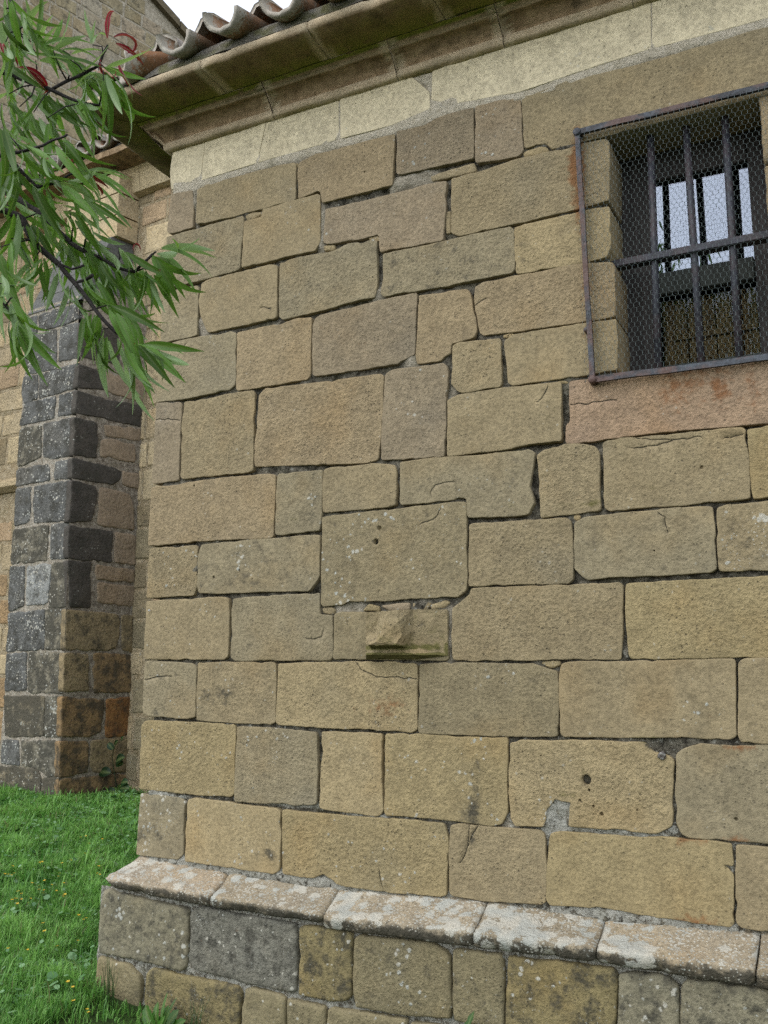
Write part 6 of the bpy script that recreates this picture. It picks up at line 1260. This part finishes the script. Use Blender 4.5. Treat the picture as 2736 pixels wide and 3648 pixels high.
# tufts: x, y, distance, count, heading on screen (degrees, 0 = right, 90 = up), spread, scale
TUFT = [
 (30,-30,1.88,6,-80,35,1.15),(60,40,1.88,6,-60,40,1.1),(15,40,1.9,5,-85,30,1.1),(85,90,1.86,4,-45,50,1.0),(110,150,1.9,3,40,60,.9),
 (20,150,1.9,5,-80,35,1.0),(60,170,1.92,4,-70,40,1.0),(130,190,1.93,4,20,50,1.0),(10,230,1.95,4,-60,50,1.0),
 (127,215,1.92,3,10,25,1.35),(190,180,1.9,3,30,40,.8),(240,205,1.93,3,-10,40,1.1),(250,270,1.93,4,-20,40,1.1),(300,250,1.93,4,-35,40,1.1),(330,160,1.95,2,120,50,.7),
 (365,235,1.9,3,-10,20,1.1),(368,250,1.88,4,-68,14,1.35),(372,240,1.9,3,-50,12,1.45),(352,250,1.93,3,-150,50,.9),
 (100,310,1.94,4,-60,50,1.0),(150,325,1.95,4,-75,40,1.1),(200,340,1.94,5,-75,40,1.1),(250,350,1.93,5,-65,40,1.1),(300,365,1.92,4,-50,40,.9),(60,300,1.95,4,-90,50,1.0),
 (20,340,1.9,4,-80,40,1.2),(70,380,1.9,4,-85,40,1.1),(120,400,1.9,4,-90,35,1.1),(170,420,1.88,4,-80,30,1.1),
 (0,430,1.8,4,-70,40,1.3),(30,480,1.8,4,-60,40,1.2),(80,520,1.8,4,-50,50,1.1),(200,500,1.8,4,-35,30,1.1),(230,490,1.82,3,-55,20,1.2),(150,540,1.82,4,-70,40,1.0),
 (20,560,1.85,5,-80,40,1.15),(60,600,1.85,5,-70,40,1.1),(110,650,1.86,4,-40,50,1.1),(150,660,1.87,4,-30,50,1.0),(220,640,1.87,4,-25,40,1.1),(270,620,1.87,4,-20,40,1.1),(280,650,1.88,3,-50,40,1.0),
 (10,690,1.9,5,-80,35,1.15),(50,740,1.9,5,-80,40,1.1),(90,780,1.9,5,-75,40,1.1),(130,760,1.92,4,-50,50,1.1),(170,790,1.98,4,-70,40,1.1),(215,830,1.99,5,-75,35,1.1),(260,850,2.0,5,-60,40,1.1),
 (200,740,1.95,4,-30,50,1.1),(250,760,1.95,4,-60,40,1.1),(300,700,1.9,3,-50,40,1.0),(310,820,1.98,5,-40,40,1.1),(350,880,1.97,5,-50,40,1.1),(300,890,1.97,5,-70,35,1.1),(360,920,1.97,5,-60,30,1.1),(410,940,1.96,5,-60,40,1.15),(455,955,1.95,4,-65,35,1.2),(420,880,1.96,4,-30,35,1.0),
 (500,950,1.95,4,-55,25,1.15),(545,905,1.94,4,-35,28,1.2),(555,900,1.93,3,10,14,1.15),(560,910,1.95,3,-60,20,1.2),(530,960,1.96,3,-75,25,1.1),
 (150,910,1.9,5,-100,30,.95),(205,950,1.88,4,-105,25,1.0),(120,930,1.9,5,-115,30,.95),(255,1000,1.9,4,-85,25,1.0),(290,960,1.9,4,-70,25,1.1),(330,985,1.89,4,-75,22,1.1),
 (340,1105,1.88,4,-95,30,1.2),(300,1110,1.88,4,-100,28,1.1),(390,1090,1.88,4,-35,30,1.2),(420,1110,1.88,4,-25,30,1.15),(370,1170,1.87,4,-95,20,1.2),(430,1190,1.86,4,-80,25,1.2),(470,1225,1.86,5,-45,30,1.25),(480,1230,1.86,4,-10,22,1.15),(455,1215,1.85,3,-88,14,1.45),(490,1225,1.86,3,-65,22,1.2),
 (0,960,1.75,5,-75,30,1.2),(10,1010,1.72,5,-80,30,1.25),(45,1060,1.7,4,-60,25,1.2),(62,1135,1.7,5,-62,22,1.3),(55,1130,1.7,3,-95,15,1.0),(0,880,1.85,5,-85,35,1.15),(40,850,1.88,5,-80,35,1.1),
]
tot = 0
total = sum(t_[3] for t_ in TUFT)
spare = [[], [], []]
def more_leaf(me, base, d, nrm, sc):
    d = Vector(d).normalized(); nrm = Vector(nrm); nrm = (nrm - d * nrm.dot(d)).normalized(); y = nrm.cross(d)
    R = np.array(Matrix((d, y, nrm)).transposed())
    co = np.array([v.co[:] for v in me.vertices]) @ R.T * sc + np.array(base); o = len(spare[0])
    spare[0].extend(co.tolist()); spare[1].extend([tuple(i + o for i in p.vertices) for p in me.polygons]); spare[2].extend([v.value for v in me.attributes['rib'].data])
for tx, ty, td, cnt, hd, spd, sc in TUFT:
    for k_ in range(cnt):
        a = math.radians(hd + rng.uniform(-spd, spd))
        dx = RTv * math.cos(a) + CU * math.sin(a) + CF * rng.uniform(-.45, .45)
        back = rng.random() > 280 / total or tot >= 286
        base = at(tx + rng.uniform(-16, 16), ty + rng.uniform(-14, 14), td + rng.uniform(-.05, .05) + (.05 if back else 0))
        nr = np.array([rng.uniform(-.9, .9), rng.uniform(-1.3, .3), rng.uniform(0, 1.2)])
        sz = sc * rng.uniform(.62, 1.05)
        if back: more_leaf(LM[k_ % 7], base, dx, nr, sz)
        else: put_leaf(LM[tot % 7], base, dx, nr, sz); tot += 1
for tx, ty, td, cnt, hd, spd, sc in TUFT:            # leaves deeper in the branch
    if tx > 330 and ty < 420: continue
    for k_ in range(max(1, int(cnt * .15))):
        a = math.radians(hd + rng.uniform(-spd, spd)); dx = RTv * math.cos(a) + CU * math.sin(a) + CF * rng.uniform(-.5, .5)
        back = .06 + abs(rng.gauss(0, .10)); k2 = (td + back) / td
        more_leaf(LM[k_ % 7], at(tx + rng.uniform(-22, 18), ty + rng.uniform(-18, 18), td + back), dx, (rng.uniform(-.9, .9), rng.uniform(-1.3, .3), rng.uniform(0, 1.2)), sc * k2 * rng.uniform(.65, 1.05))
BRP = np.array([p for pts, *_ in BR for p in [at(*q) for q in pts]])
Vt, Ft = [], []
for tx, ty, td, cnt, hd, spd, sc in TUFT:            # fine twigs from the nearest branch to each tuft
    e = at(tx, ty, td); d_ = np.linalg.norm(BRP - e, axis=1); st = BRP[d_.argmin()]
    if d_.min() < .012: continue
    mid_ = (st + e) / 2 + np.array([rng.uniform(-1, 1), rng.uniform(-1, 1), rng.uniform(0, 1)]) * .008
    v, f = tube_vf([st, mid_, e], [.0019, .0015, .0010], 5); o = len(Vt); Vt += v; Ft += [tuple(i + o for i in q) for q in f]
tag(mk('twigs', Vt, Ft, M_BARK, tree), kind='stuff')
tag(mk('leaf_cluster', spare[0], spare[1], M_LEAF, tree, attrs={'rib': spare[2]}), kind='stuff')
for x_, y_, hd, sc in ((385,152,92,1.1),(392,140,25,1.15),(400,150,-25,1.0),(415,205,-65,1.15),(362,200,-100,.9),(35,240,95,.9),(18,200,110,.8),(48,240,-5,1.3),(90,245,-40,1.1),(235,610,60,.6),(262,620,-10,1.0),(300,640,-20,.8),(476,900,92,.55)):
    a = math.radians(hd); dx = RTv * math.cos(a) + CU * math.sin(a)
    o = put_leaf(LR[int(x_) % 3], at(x_, y_, 1.92), dx, (rng.uniform(-.5, .5), -1, .4), sc); o['label'] = 'red curled leaf'
# the crown outside the picture
def crown():
    V, F, rib = [], [], []
    src = LM[0]; sv = np.array([v.co[:] for v in src.vertices]); sf = [tuple(p.vertices) for p in src.polygons]
    r_ = random.Random(5)
    for k_ in range(1500):
        c = np.array([.75 + r_.gauss(0, .42), -2.75 + r_.gauss(0, .45), 2.9 + r_.gauss(0, .55)])
        v = c - CAM; zz = v @ CF
        if zz > .1 and abs(v @ RTv) / zz < .50 and (v @ RTv) / zz > -.50: continue
        if zz < .3 and np.linalg.norm(v) < .8: continue
        E = Matrix.Rotation(r_.uniform(0, 6.28), 3, 'Z') @ Matrix.Rotation(r_.uniform(.2, 1.5), 3, 'Y') @ Matrix.Rotation(r_.uniform(-1, 1), 3, 'X')
        A = np.array(E); o = len(V)
        V.extend((sv @ A.T * 1.1 + c).tolist()); F.extend([tuple(i + o for i in f) for f in sf]); rib.extend([0., 0., 1., 0., 0.] * (len(sv) // 5))
    for k_ in range(420):                      # unseen bough overhead, added for its leaves mirrored in the upper pane
        c = np.array([2.22 + r_.gauss(0, .24), -2.6 + r_.gauss(0, .28), 4.62 + r_.gauss(0, .17)])
        A = np.array(Matrix.Rotation(r_.uniform(0, 6.28), 3, 'Z') @ Matrix.Rotation(r_.uniform(.2, 1.5), 3, 'Y') @ Matrix.Rotation(r_.uniform(-1, 1), 3, 'X')); o = len(V)
        V.extend((sv @ A.T * 1.1 + c).tolist()); F.extend([tuple(i + o for i in f) for f in sf]); rib.extend([0., 0., 1., 0., 0.] * (len(sv) // 5))
    for k_ in range(2300):  # denser unseen leaves, added to darken the lower pane's reflection
        c = np.array([2.55 + r_.gauss(0, .34), -3.0 + r_.gauss(0, .26), 4.33 + r_.gauss(0, .15)])
        A = np.array(Matrix.Rotation(r_.uniform(0, 6.28), 3, 'Z') @ Matrix.Rotation(r_.uniform(.2, 1.5), 3, 'Y') @ Matrix.Rotation(r_.uniform(-1, 1), 3, 'X')); o = len(V)
        V.extend((sv @ A.T * 1.25 + c).tolist()); F.extend([tuple(i + o for i in f) for f in sf]); rib.extend([0., 0., 1., 0., 0.] * (len(sv) // 5))
    v, f = tube_vf([(1.3, -2.62, 4.2), (1.9, -2.8, 4.35), (2.5, -3.0, 4.38), (2.95, -3.05, 4.35)], [.02, .014, .009, .003], 8)
    mk('branch', v, f, M_BARK, tree)
    v, f = tube_vf([(.82, -2.62, 3.5), (1.3, -2.62, 4.2), (1.8, -2.6, 4.55), (2.45, -2.6, 4.7)], [.03, .02, .012, .004], 8)
    mk('branch', v, f, M_BARK, tree)
    tag(mk('crown', V, F, M_LEAF, tree, attrs={'rib': rib}), kind='stuff')
crown()

# ================================================================ GRASS
def grass():
    t = NT('grass blade')
    g = t.attr('tint'); c = t.mix(g, (0.070, 0.235, 0.030), (0.27, 0.53, 0.11))
    c = t.mix(t.ramp(t.attr('dry'), .5, 1.0), c, (0.20, 0.20, 0.08))
    t.fin(c, 0.5, None, 0.35)
    tl = t.n.new('ShaderNodeBsdfTranslucent'); t.l.new(c, tl.inputs['Color'])
    mx = t.n.new('ShaderNodeMixShader'); mx.inputs[0].default_value = .35
    t.l.new(t.b.outputs[0], mx.inputs[1]); t.l.new(tl.outputs[0], mx.inputs[2]); t.l.new(mx.outputs[0], t.out.inputs[0])
    rs = np.random.RandomState(3)
    # dense where the picture looks, thinner around
    N1 = 150000
    P = np.empty((0, 2))
    while len(P) < N1:
        q = np.stack([rs.uniform(-6.5, 0.0, 90000), rs.uniform(-2.6, 4.9, 90000)], 1)
        v = np.concatenate([q, np.full((len(q), 1), .08)], 1) - CAM
        zz = v @ CF; xx = (v @ RTv) / zz; yy = (v @ CU) / zz
        keep = (xx > -.47) & (xx < -.24) & (yy > -.66) & (yy < 0) & ~((q[:, 0] > -.10) & (q[:, 1] > -.18))
        dens = np.clip(6.0 / zz, .35, 1.0) ** 1.4
        P = np.concatenate([P, q[keep & (rs.rand(len(q)) < dens)]])
    P = P[:N1]
    q = np.stack([rs.uniform(-9, 5.5, 45000), rs.uniform(-8, 5, 45000)], 1)
    bad = (q[:, 0] > -.12) & (q[:, 1] > -.2)
    P = np.concatenate([P, q[~bad]])
    q = np.stack([rs.uniform(-.15, 4.5, 5000), -.2 - np.abs(rs.normal(0, .22, 5000))], 1)
    P = np.concatenate([P, q])
    # out of the buttress
    rel = P - bc[:2]; uu = rel @ fd[:2]; ww = rel @ sd[:2]
    P = P[~((uu > -.02) & (ww > -.17)) | ((uu < .14) & (ww < .64) & (uu < -.0))]
    rel = P - bc[:2]; ww = rel @ sd[:2]; P = P[ww < .66]
    n = len(P)
    Z = np.array([gz(x, y) for x, y in P])
    clump = np.array([nz(x * 2.3, y * 2.3, 1) + .6 * nz(x * 7, y * 7, 2) for x, y in P])
    H = (.055 + .05 * rs.rand(n)) * (1 + .75 * clump) + (rs.rand(n) < .03) * rs.rand(n) * .10
    H = np.clip(H, .025, .26)
    H[-5000:] *= .6
    wd = .0026 + .0026 * rs.rand(n)
    far = np.linalg.norm(P - CAM[:2], axis=1); wd *= np.clip(far / 6, .8, 1.7)
    a = rs.uniform(0, 2 * np.pi, n); lean = rs.uniform(.1, .85, n)
    dx, dy = np.cos(a), np.sin(a); tx, ty = -dy, dx
    prof = [(0, 0, 1.0), (.45, .16, .85), (.80, .50, .55), (1.0, 1.0, 0.06)]
    rows = []
    for h, l, w in prof:
        zz = Z - .01 + H * h * (1 - .32 * lean * h); off = H * lean * l
        for s in (-1, 1):
            rows.append(np.stack([P[:, 0] + dx * off + tx * wd * w * s, P[:, 1] + dy * off + ty * wd * w * s, zz], 1))
    V = np.stack(rows, 1).reshape(-1, 3)
    base = (np.arange(n) * 8)[:, None]
    Q = np.concatenate([base + np.array([[2*i, 2*i+1, 2*i+3, 2*i+2]]) for i in range(3)], 1).reshape(-1, 4)
    me = bpy.data.meshes.new('grass')
    me.vertices.add(len(V)); me.vertices.foreach_set('co', V.astype(np.float32).ravel())
    me.loops.add(Q.size); me.loops.foreach_set('vertex_index', Q.astype(np.int32).ravel())
    me.polygons.add(len(Q)); me.polygons.foreach_set('loop_start', np.arange(0, Q.size, 4, dtype=np.int32))
    me.update(); me.validate()
    tint = np.clip(.5 + .45 * clump + rs.normal(0, .30, n), 0, 1); dry = (rs.rand(n) < .10) * rs.uniform(.5, 1, n)
    for nm, v in (('tint', tint), ('dry', dry)):
        at_ = me.attributes.new(nm, 'FLOAT', 'POINT'); at_.data.foreach_set('value', np.repeat(v, 8).astype(np.float32))
    me.materials.append(t.m)
    o = bpy.data.objects.new('grass', me); COL.objects.link(o)
    tag(o, 'uncut green grass growing round the foot of the walls', 'grass', kind='stuff')
    # low broad-leaved herbs between the blades
    t2 = NT('herb leaf')
    c = t2.mix(t2.attr('tint'), (0.05, 0.16, 0.04), (0.19, 0.34, 0.15)); t2.fin(c, .45, None, .5)
    V, F, tn = [], [], []
    r_ = random.Random(11)
    m = 0
    while m < 9000:
        x, y = (r_.uniform(-5.5, -.14), r_.uniform(-1.6, 4.4))
        if nz(x * 1.6, y * 1.6, 31) < r_.uniform(-.35, .5): continue
        if x > -.2 and y > -.2: continue
        rel = np.array([x, y]) - bc[:2]
        if rel @ fd[:2] > -.05 and rel @ sd[:2] > -.2: continue
        s = r_.uniform(.008, .026) * (2.0 if r_.random() < .06 else 1)
        z_ = gz(x, y) + r_.uniform(.02, .10); an = r_.uniform(0, 6.28); ti = r_.uniform(-.2, .8)
        d = Vector((math.cos(an) * math.cos(ti), math.sin(an) * math.cos(ti), math.sin(ti))); sd_ = Vector((-math.sin(an), math.cos(an), r_.uniform(-.3, .3)))
        o_ = len(V); c0 = Vector((x, y, z_))
        for u_, w_ in ((0, 0), (.45, -.62), (1.15, -.5), (1.6, 0), (1.15, .5), (.45, .62)): V.append(tuple(c0 + d * u_ * s + sd_ * w_ * s + Vector((0, 0, -.12 * s * u_ * u_))))
        F.append(tuple(range(o_, o_ + 6))); tn += [r_.random()] * 6; m += 1
    tag(mk('ground_cover', V, F, t2.m, None, origin=(0, 0, 0), attrs={'tint': tn}), 'low broad leaved herbs mixed into the grass', 'ground cover', kind='stuff')
grass()

# yellow flowers scattered in the grass
M_PET = plain('yellow petal', (0.62, 0.42, 0.02), 0.5, 0, .15)
FL = [(40,965),(70,968),(108,900),(330,870),(350,865),(95,975),(118,960),(515,875),(590,850),(670,660),(715,650),(755,715),(740,712),(850,675),(710,795),(820,900),(808,960),(830,970),(485,985),(495,960),(530,1040),(430,1055),(470,1105),(355,1125),(370,1020),(365,1100),(320,1065),(325,1095),(265,1040),(150,1110),(178,1130),(100,1180),(125,1168),(140,1170),(180,1175),(145,1212),(255,1170),(230,1208),(540,1135),(525,1150),(655,1308),(695,1345),(715,1333),(645,1520),(475,1565),(230,1595),(65,1585),(565,1860),(605,1905),(725,2090),(735,2115),(610,2020),(370,1440),(355,1375)]
def flower_mesh():
    V, F = tube_vf([(0, 0, -.12), (.004, .002, -.06), (0, 0, 0)], .0012, 4)
    for k_ in range(5):
        a = k_ * 2 * math.pi / 5; d = Vector((math.cos(a), math.sin(a), .35)).normalized(); s = Vector((-math.sin(a), math.cos(a), 0)); o = len(V)
        for u, w in ((0, 0), (.5, -.42), (1, -.3), (1.1, 0), (1, .3), (.5, .42)): V.append(tuple((d * u + s * w) * .0095))
        F.append(tuple(range(o, o + 6)))
    me = bpy.data.meshes.new('flower'); me.from_pydata([tuple(v) for v in V], [], F); me.materials.append(M_PET); me.materials.append(M_STEM)
    for i, p in enumerate(me.polygons): p.material_index = 0 if i >= len(F) - 5 else 1
    return me
fm = flower_mesh()
for a, b in FL:
    px, py = a / 2.3333, 2700 + b / 2.3333
    d = CF + RTv * (px - 1368) / 3300 + CU * (1824 - py) / 3300
    tt = (.10 - CAM[2]) / d[2]
    for _ in range(3):
        q = CAM + d * tt; tt = (gz(q[0], q[1]) + .10 - CAM[2]) / d[2]
    q = CAM + d * tt
    o = bpy.data.objects.new('yellow_flower', fm); COL.objects.link(o); o.location = q
    o.rotation_euler = (rng.uniform(-.3, .3), rng.uniform(-.3, .3), rng.uniform(0, 6)); s = rng.uniform(.8, 1.2); o.scale = (s, s, s)
    tag(o, 'small yellow flower standing in the green grass', 'flower', 'yellow flowers in the grass')

# ---------------------------------------------------------------- weeds
def broad_leaf(L, W, teeth, bend, mat, nm):
    n = 12; V, F, rib = [], [], []
    for i in range(n + 1):
        u = i / n
        w = W * math.sin(math.pi * min(1, u * .9 + .05)) ** .7 * (1 - teeth * (i % 2)) + .001
        if i == n: w = .0006
        ang = bend * u
        x, z = L * u * math.cos(ang * .5), -L * u * math.sin(ang * .5)
        for s in (-1, 0, 1): V.append((x, s * w, z + abs(s) * w * .25)); rib.append(1. if s == 0 else 0.)
    for i in range(n):
        for k_ in range(2): F.append((i*3+k_, (i+1)*3+k_, (i+1)*3+k_+1, i*3+k_+1))
    me = bpy.data.meshes.new(nm); me.from_pydata(V, [], F); me.materials.append(mat)
    a_ = me.attributes.new('rib', 'FLOAT', 'POINT'); a_.data.foreach_set('value', rib)
    return me
def weed(name, loc, label, cat, leaves, mat):
    t = empty(name, loc, label, cat)
    for hd, el, L, W, te in leaves:
        me = broad_leaf(L, W, te, rng.uniform(.1, .7), mat, 'weed leaf')
        a, e = math.radians(hd), math.radians(el)
        put_leaf(me, Vector(loc) + Vector((math.cos(a), math.sin(a), 0)) * .01, (math.cos(a) * math.cos(e), math.sin(a) * math.cos(e), math.sin(e)), (-.3, -1, .5), 1.0, t)
    return t
w1 = weed('dandelion_plant', (.43, -.30, -.07), 'toothed dandelion like weed at the foot of the plinth corner', 'weed',
     [(178, 42, .17, .034, .25), (165, 62, .15, .026, .2), (100, 75, .13, .030, .25), (20, 60, .14, .034, .2), (5, 38, .15, .03, .25), (-60, 60, .12, .02, .2), (60, 80, .17, .010, 0), (120, 78, .18, .009, 0), (-20, 70, .15, .012, 0)], M_WEED)
w2 = weed('plinth_weed', (1.92, -.30, .10), 'small pointed green weed against the plinth below the ledge', 'weed',
     [(180, 30, .11, .028, .15), (150, 60, .10, .02, .2), (30, 80, .17, .018, .35), (10, 62, .15, .014, .3), (80, 70, .13, .015, .3)], M_WEED)
def sprig():
    base = Vector((-4.02, 4.28, .17))
    t = empty('bramble_sprig', base, 'dark leafed sprig growing at the foot of the buttress side', 'plant')
    st = [base, base + Vector((-.02, -.01, .15)), base + Vector((-.06, -.02, .32)), base + Vector((-.10, -.02, .48)), base + Vector((-.05, -.03, .62)), base + Vector((.08, -.02, .68))]
    V, F = tube_vf(st, [.006, .006, .005, .004, .003, .002], 6); mk('stem', V, F, M_IVY, t)
    for (dx, dz, hd, s) in ((-.02, .1, 190, 1.1), (.05, .14, 10, 1.2), (.06, .2, 20, .9), (-.10, .3, 175, 1.3), (-.03, .42, 40, 1.3), (-.02, .40, 10, .9), (-.08, .56, 120, .8), (-.06, .6, 60, .7), (.03, .66, 60, .5)):
        a = math.radians(hd); me = broad_leaf(.12, .05, .1, .5, M_IVY, 'bramble leaf')
        put_leaf(me, base + Vector((dx, -.03, dz)), (math.cos(a), -.3, math.sin(a) * .6 + .1), (0, -1, .6), s, t)
sprig()
# taller tuft of seed-headed grass beside the plinth corner
def tuft(name, loc, n, H, label):
    V, F = [], []
    for k_ in range(n):
        a = rng.uniform(0, 6.28); l = rng.uniform(.05, .3); h = H * rng.uniform(.6, 1)
        b = Vector(loc) + Vector((rng.gauss(0, .03), rng.gauss(0, .02), 0))
        p = [b, b + Vector((math.cos(a) * l * h * .3, math.sin(a) * l * h * .3, h * .6)), b + Vector((math.cos(a) * l * h, math.sin(a) * l * h, h))]
        v, f = tube_vf(p, [.0022, .0018, .0006], 3); o = len(V); V += v; F += [tuple(i + o for i in q) for q in f]
    tag(mk(name, V, F, M_STEM), label, 'grass tuft')
tuft('grass_tuft', (.10, -.28, -.05), 14, .30, 'tall thin grass tuft against the lowest plinth corner stone')
tuft('grass_tuft', (.62, -.27, -.10), 12, .22, 'short grass tuft beside the dandelion below the plinth')

# ---------------------------------------------------------------- snails on the wall
def snail(loc, r, label, ca, cb, tall=1.0):
    t = NT('snail shell')
    p = t.n.new('ShaderNodeTexCoord').outputs['Object']
    w = t.n.new('ShaderNodeTexWave'); w.wave_type = 'RINGS'; w.inputs['Scale'].default_value = 38; w.inputs['Distortion'].default_value = 1.5
    t.l.new(p, w.inputs[0])
    mat = t.fin(t.mix(w.outputs['Fac'], ca, cb), .3, None, .5)
    V, F = [], []
    nT, nR = 44, 8                                # spiral whorl, growing towards the mouth
    for i in range(nT + 1):
        u = i / nT; th = u * 2.6 * 2 * math.pi
        R = r * .55 * (.12 + .88 * u ** 1.3); rr = r * .50 * (.15 + .85 * u ** 1.2)
        c = Vector((math.cos(th) * R, -.35 * r * (1 - u), math.sin(th) * R * tall))
        rad = Vector((math.cos(th), 0, math.sin(th) * tall))
        for k_ in range(nR):
            a = 2 * math.pi * k_ / nR
            V.append(tuple(c + rad * math.cos(a) * rr + Vector((0, math.sin(a) * rr, 0))))
    for i in range(nT):
        for k_ in range(nR): F.append((i*nR+k_, i*nR+(k_+1) % nR, (i+1)*nR+(k_+1) % nR, (i+1)*nR+k_))
    F.append(tuple(range(nT*nR, nT*nR + nR)))
    o = mk('snail', [tuple(Vector(v) + Vector(loc)) for v in V], F, mat, None, origin=loc)
    o.rotation_euler = (0, .3, .2)
    tag(o, label, 'snail')
snail((2.712, -.004, 1.258), .0185, 'dark striped snail in the chipped corner of the drilled stone', (.05, .035, .025), (.22, .21, .18), 1.25)
snail((.012, -.008, 1.925), .008, 'tiny pale grey snail on the wall edge near the buttress', (.30, .30, .28), (.42, .42, .40))
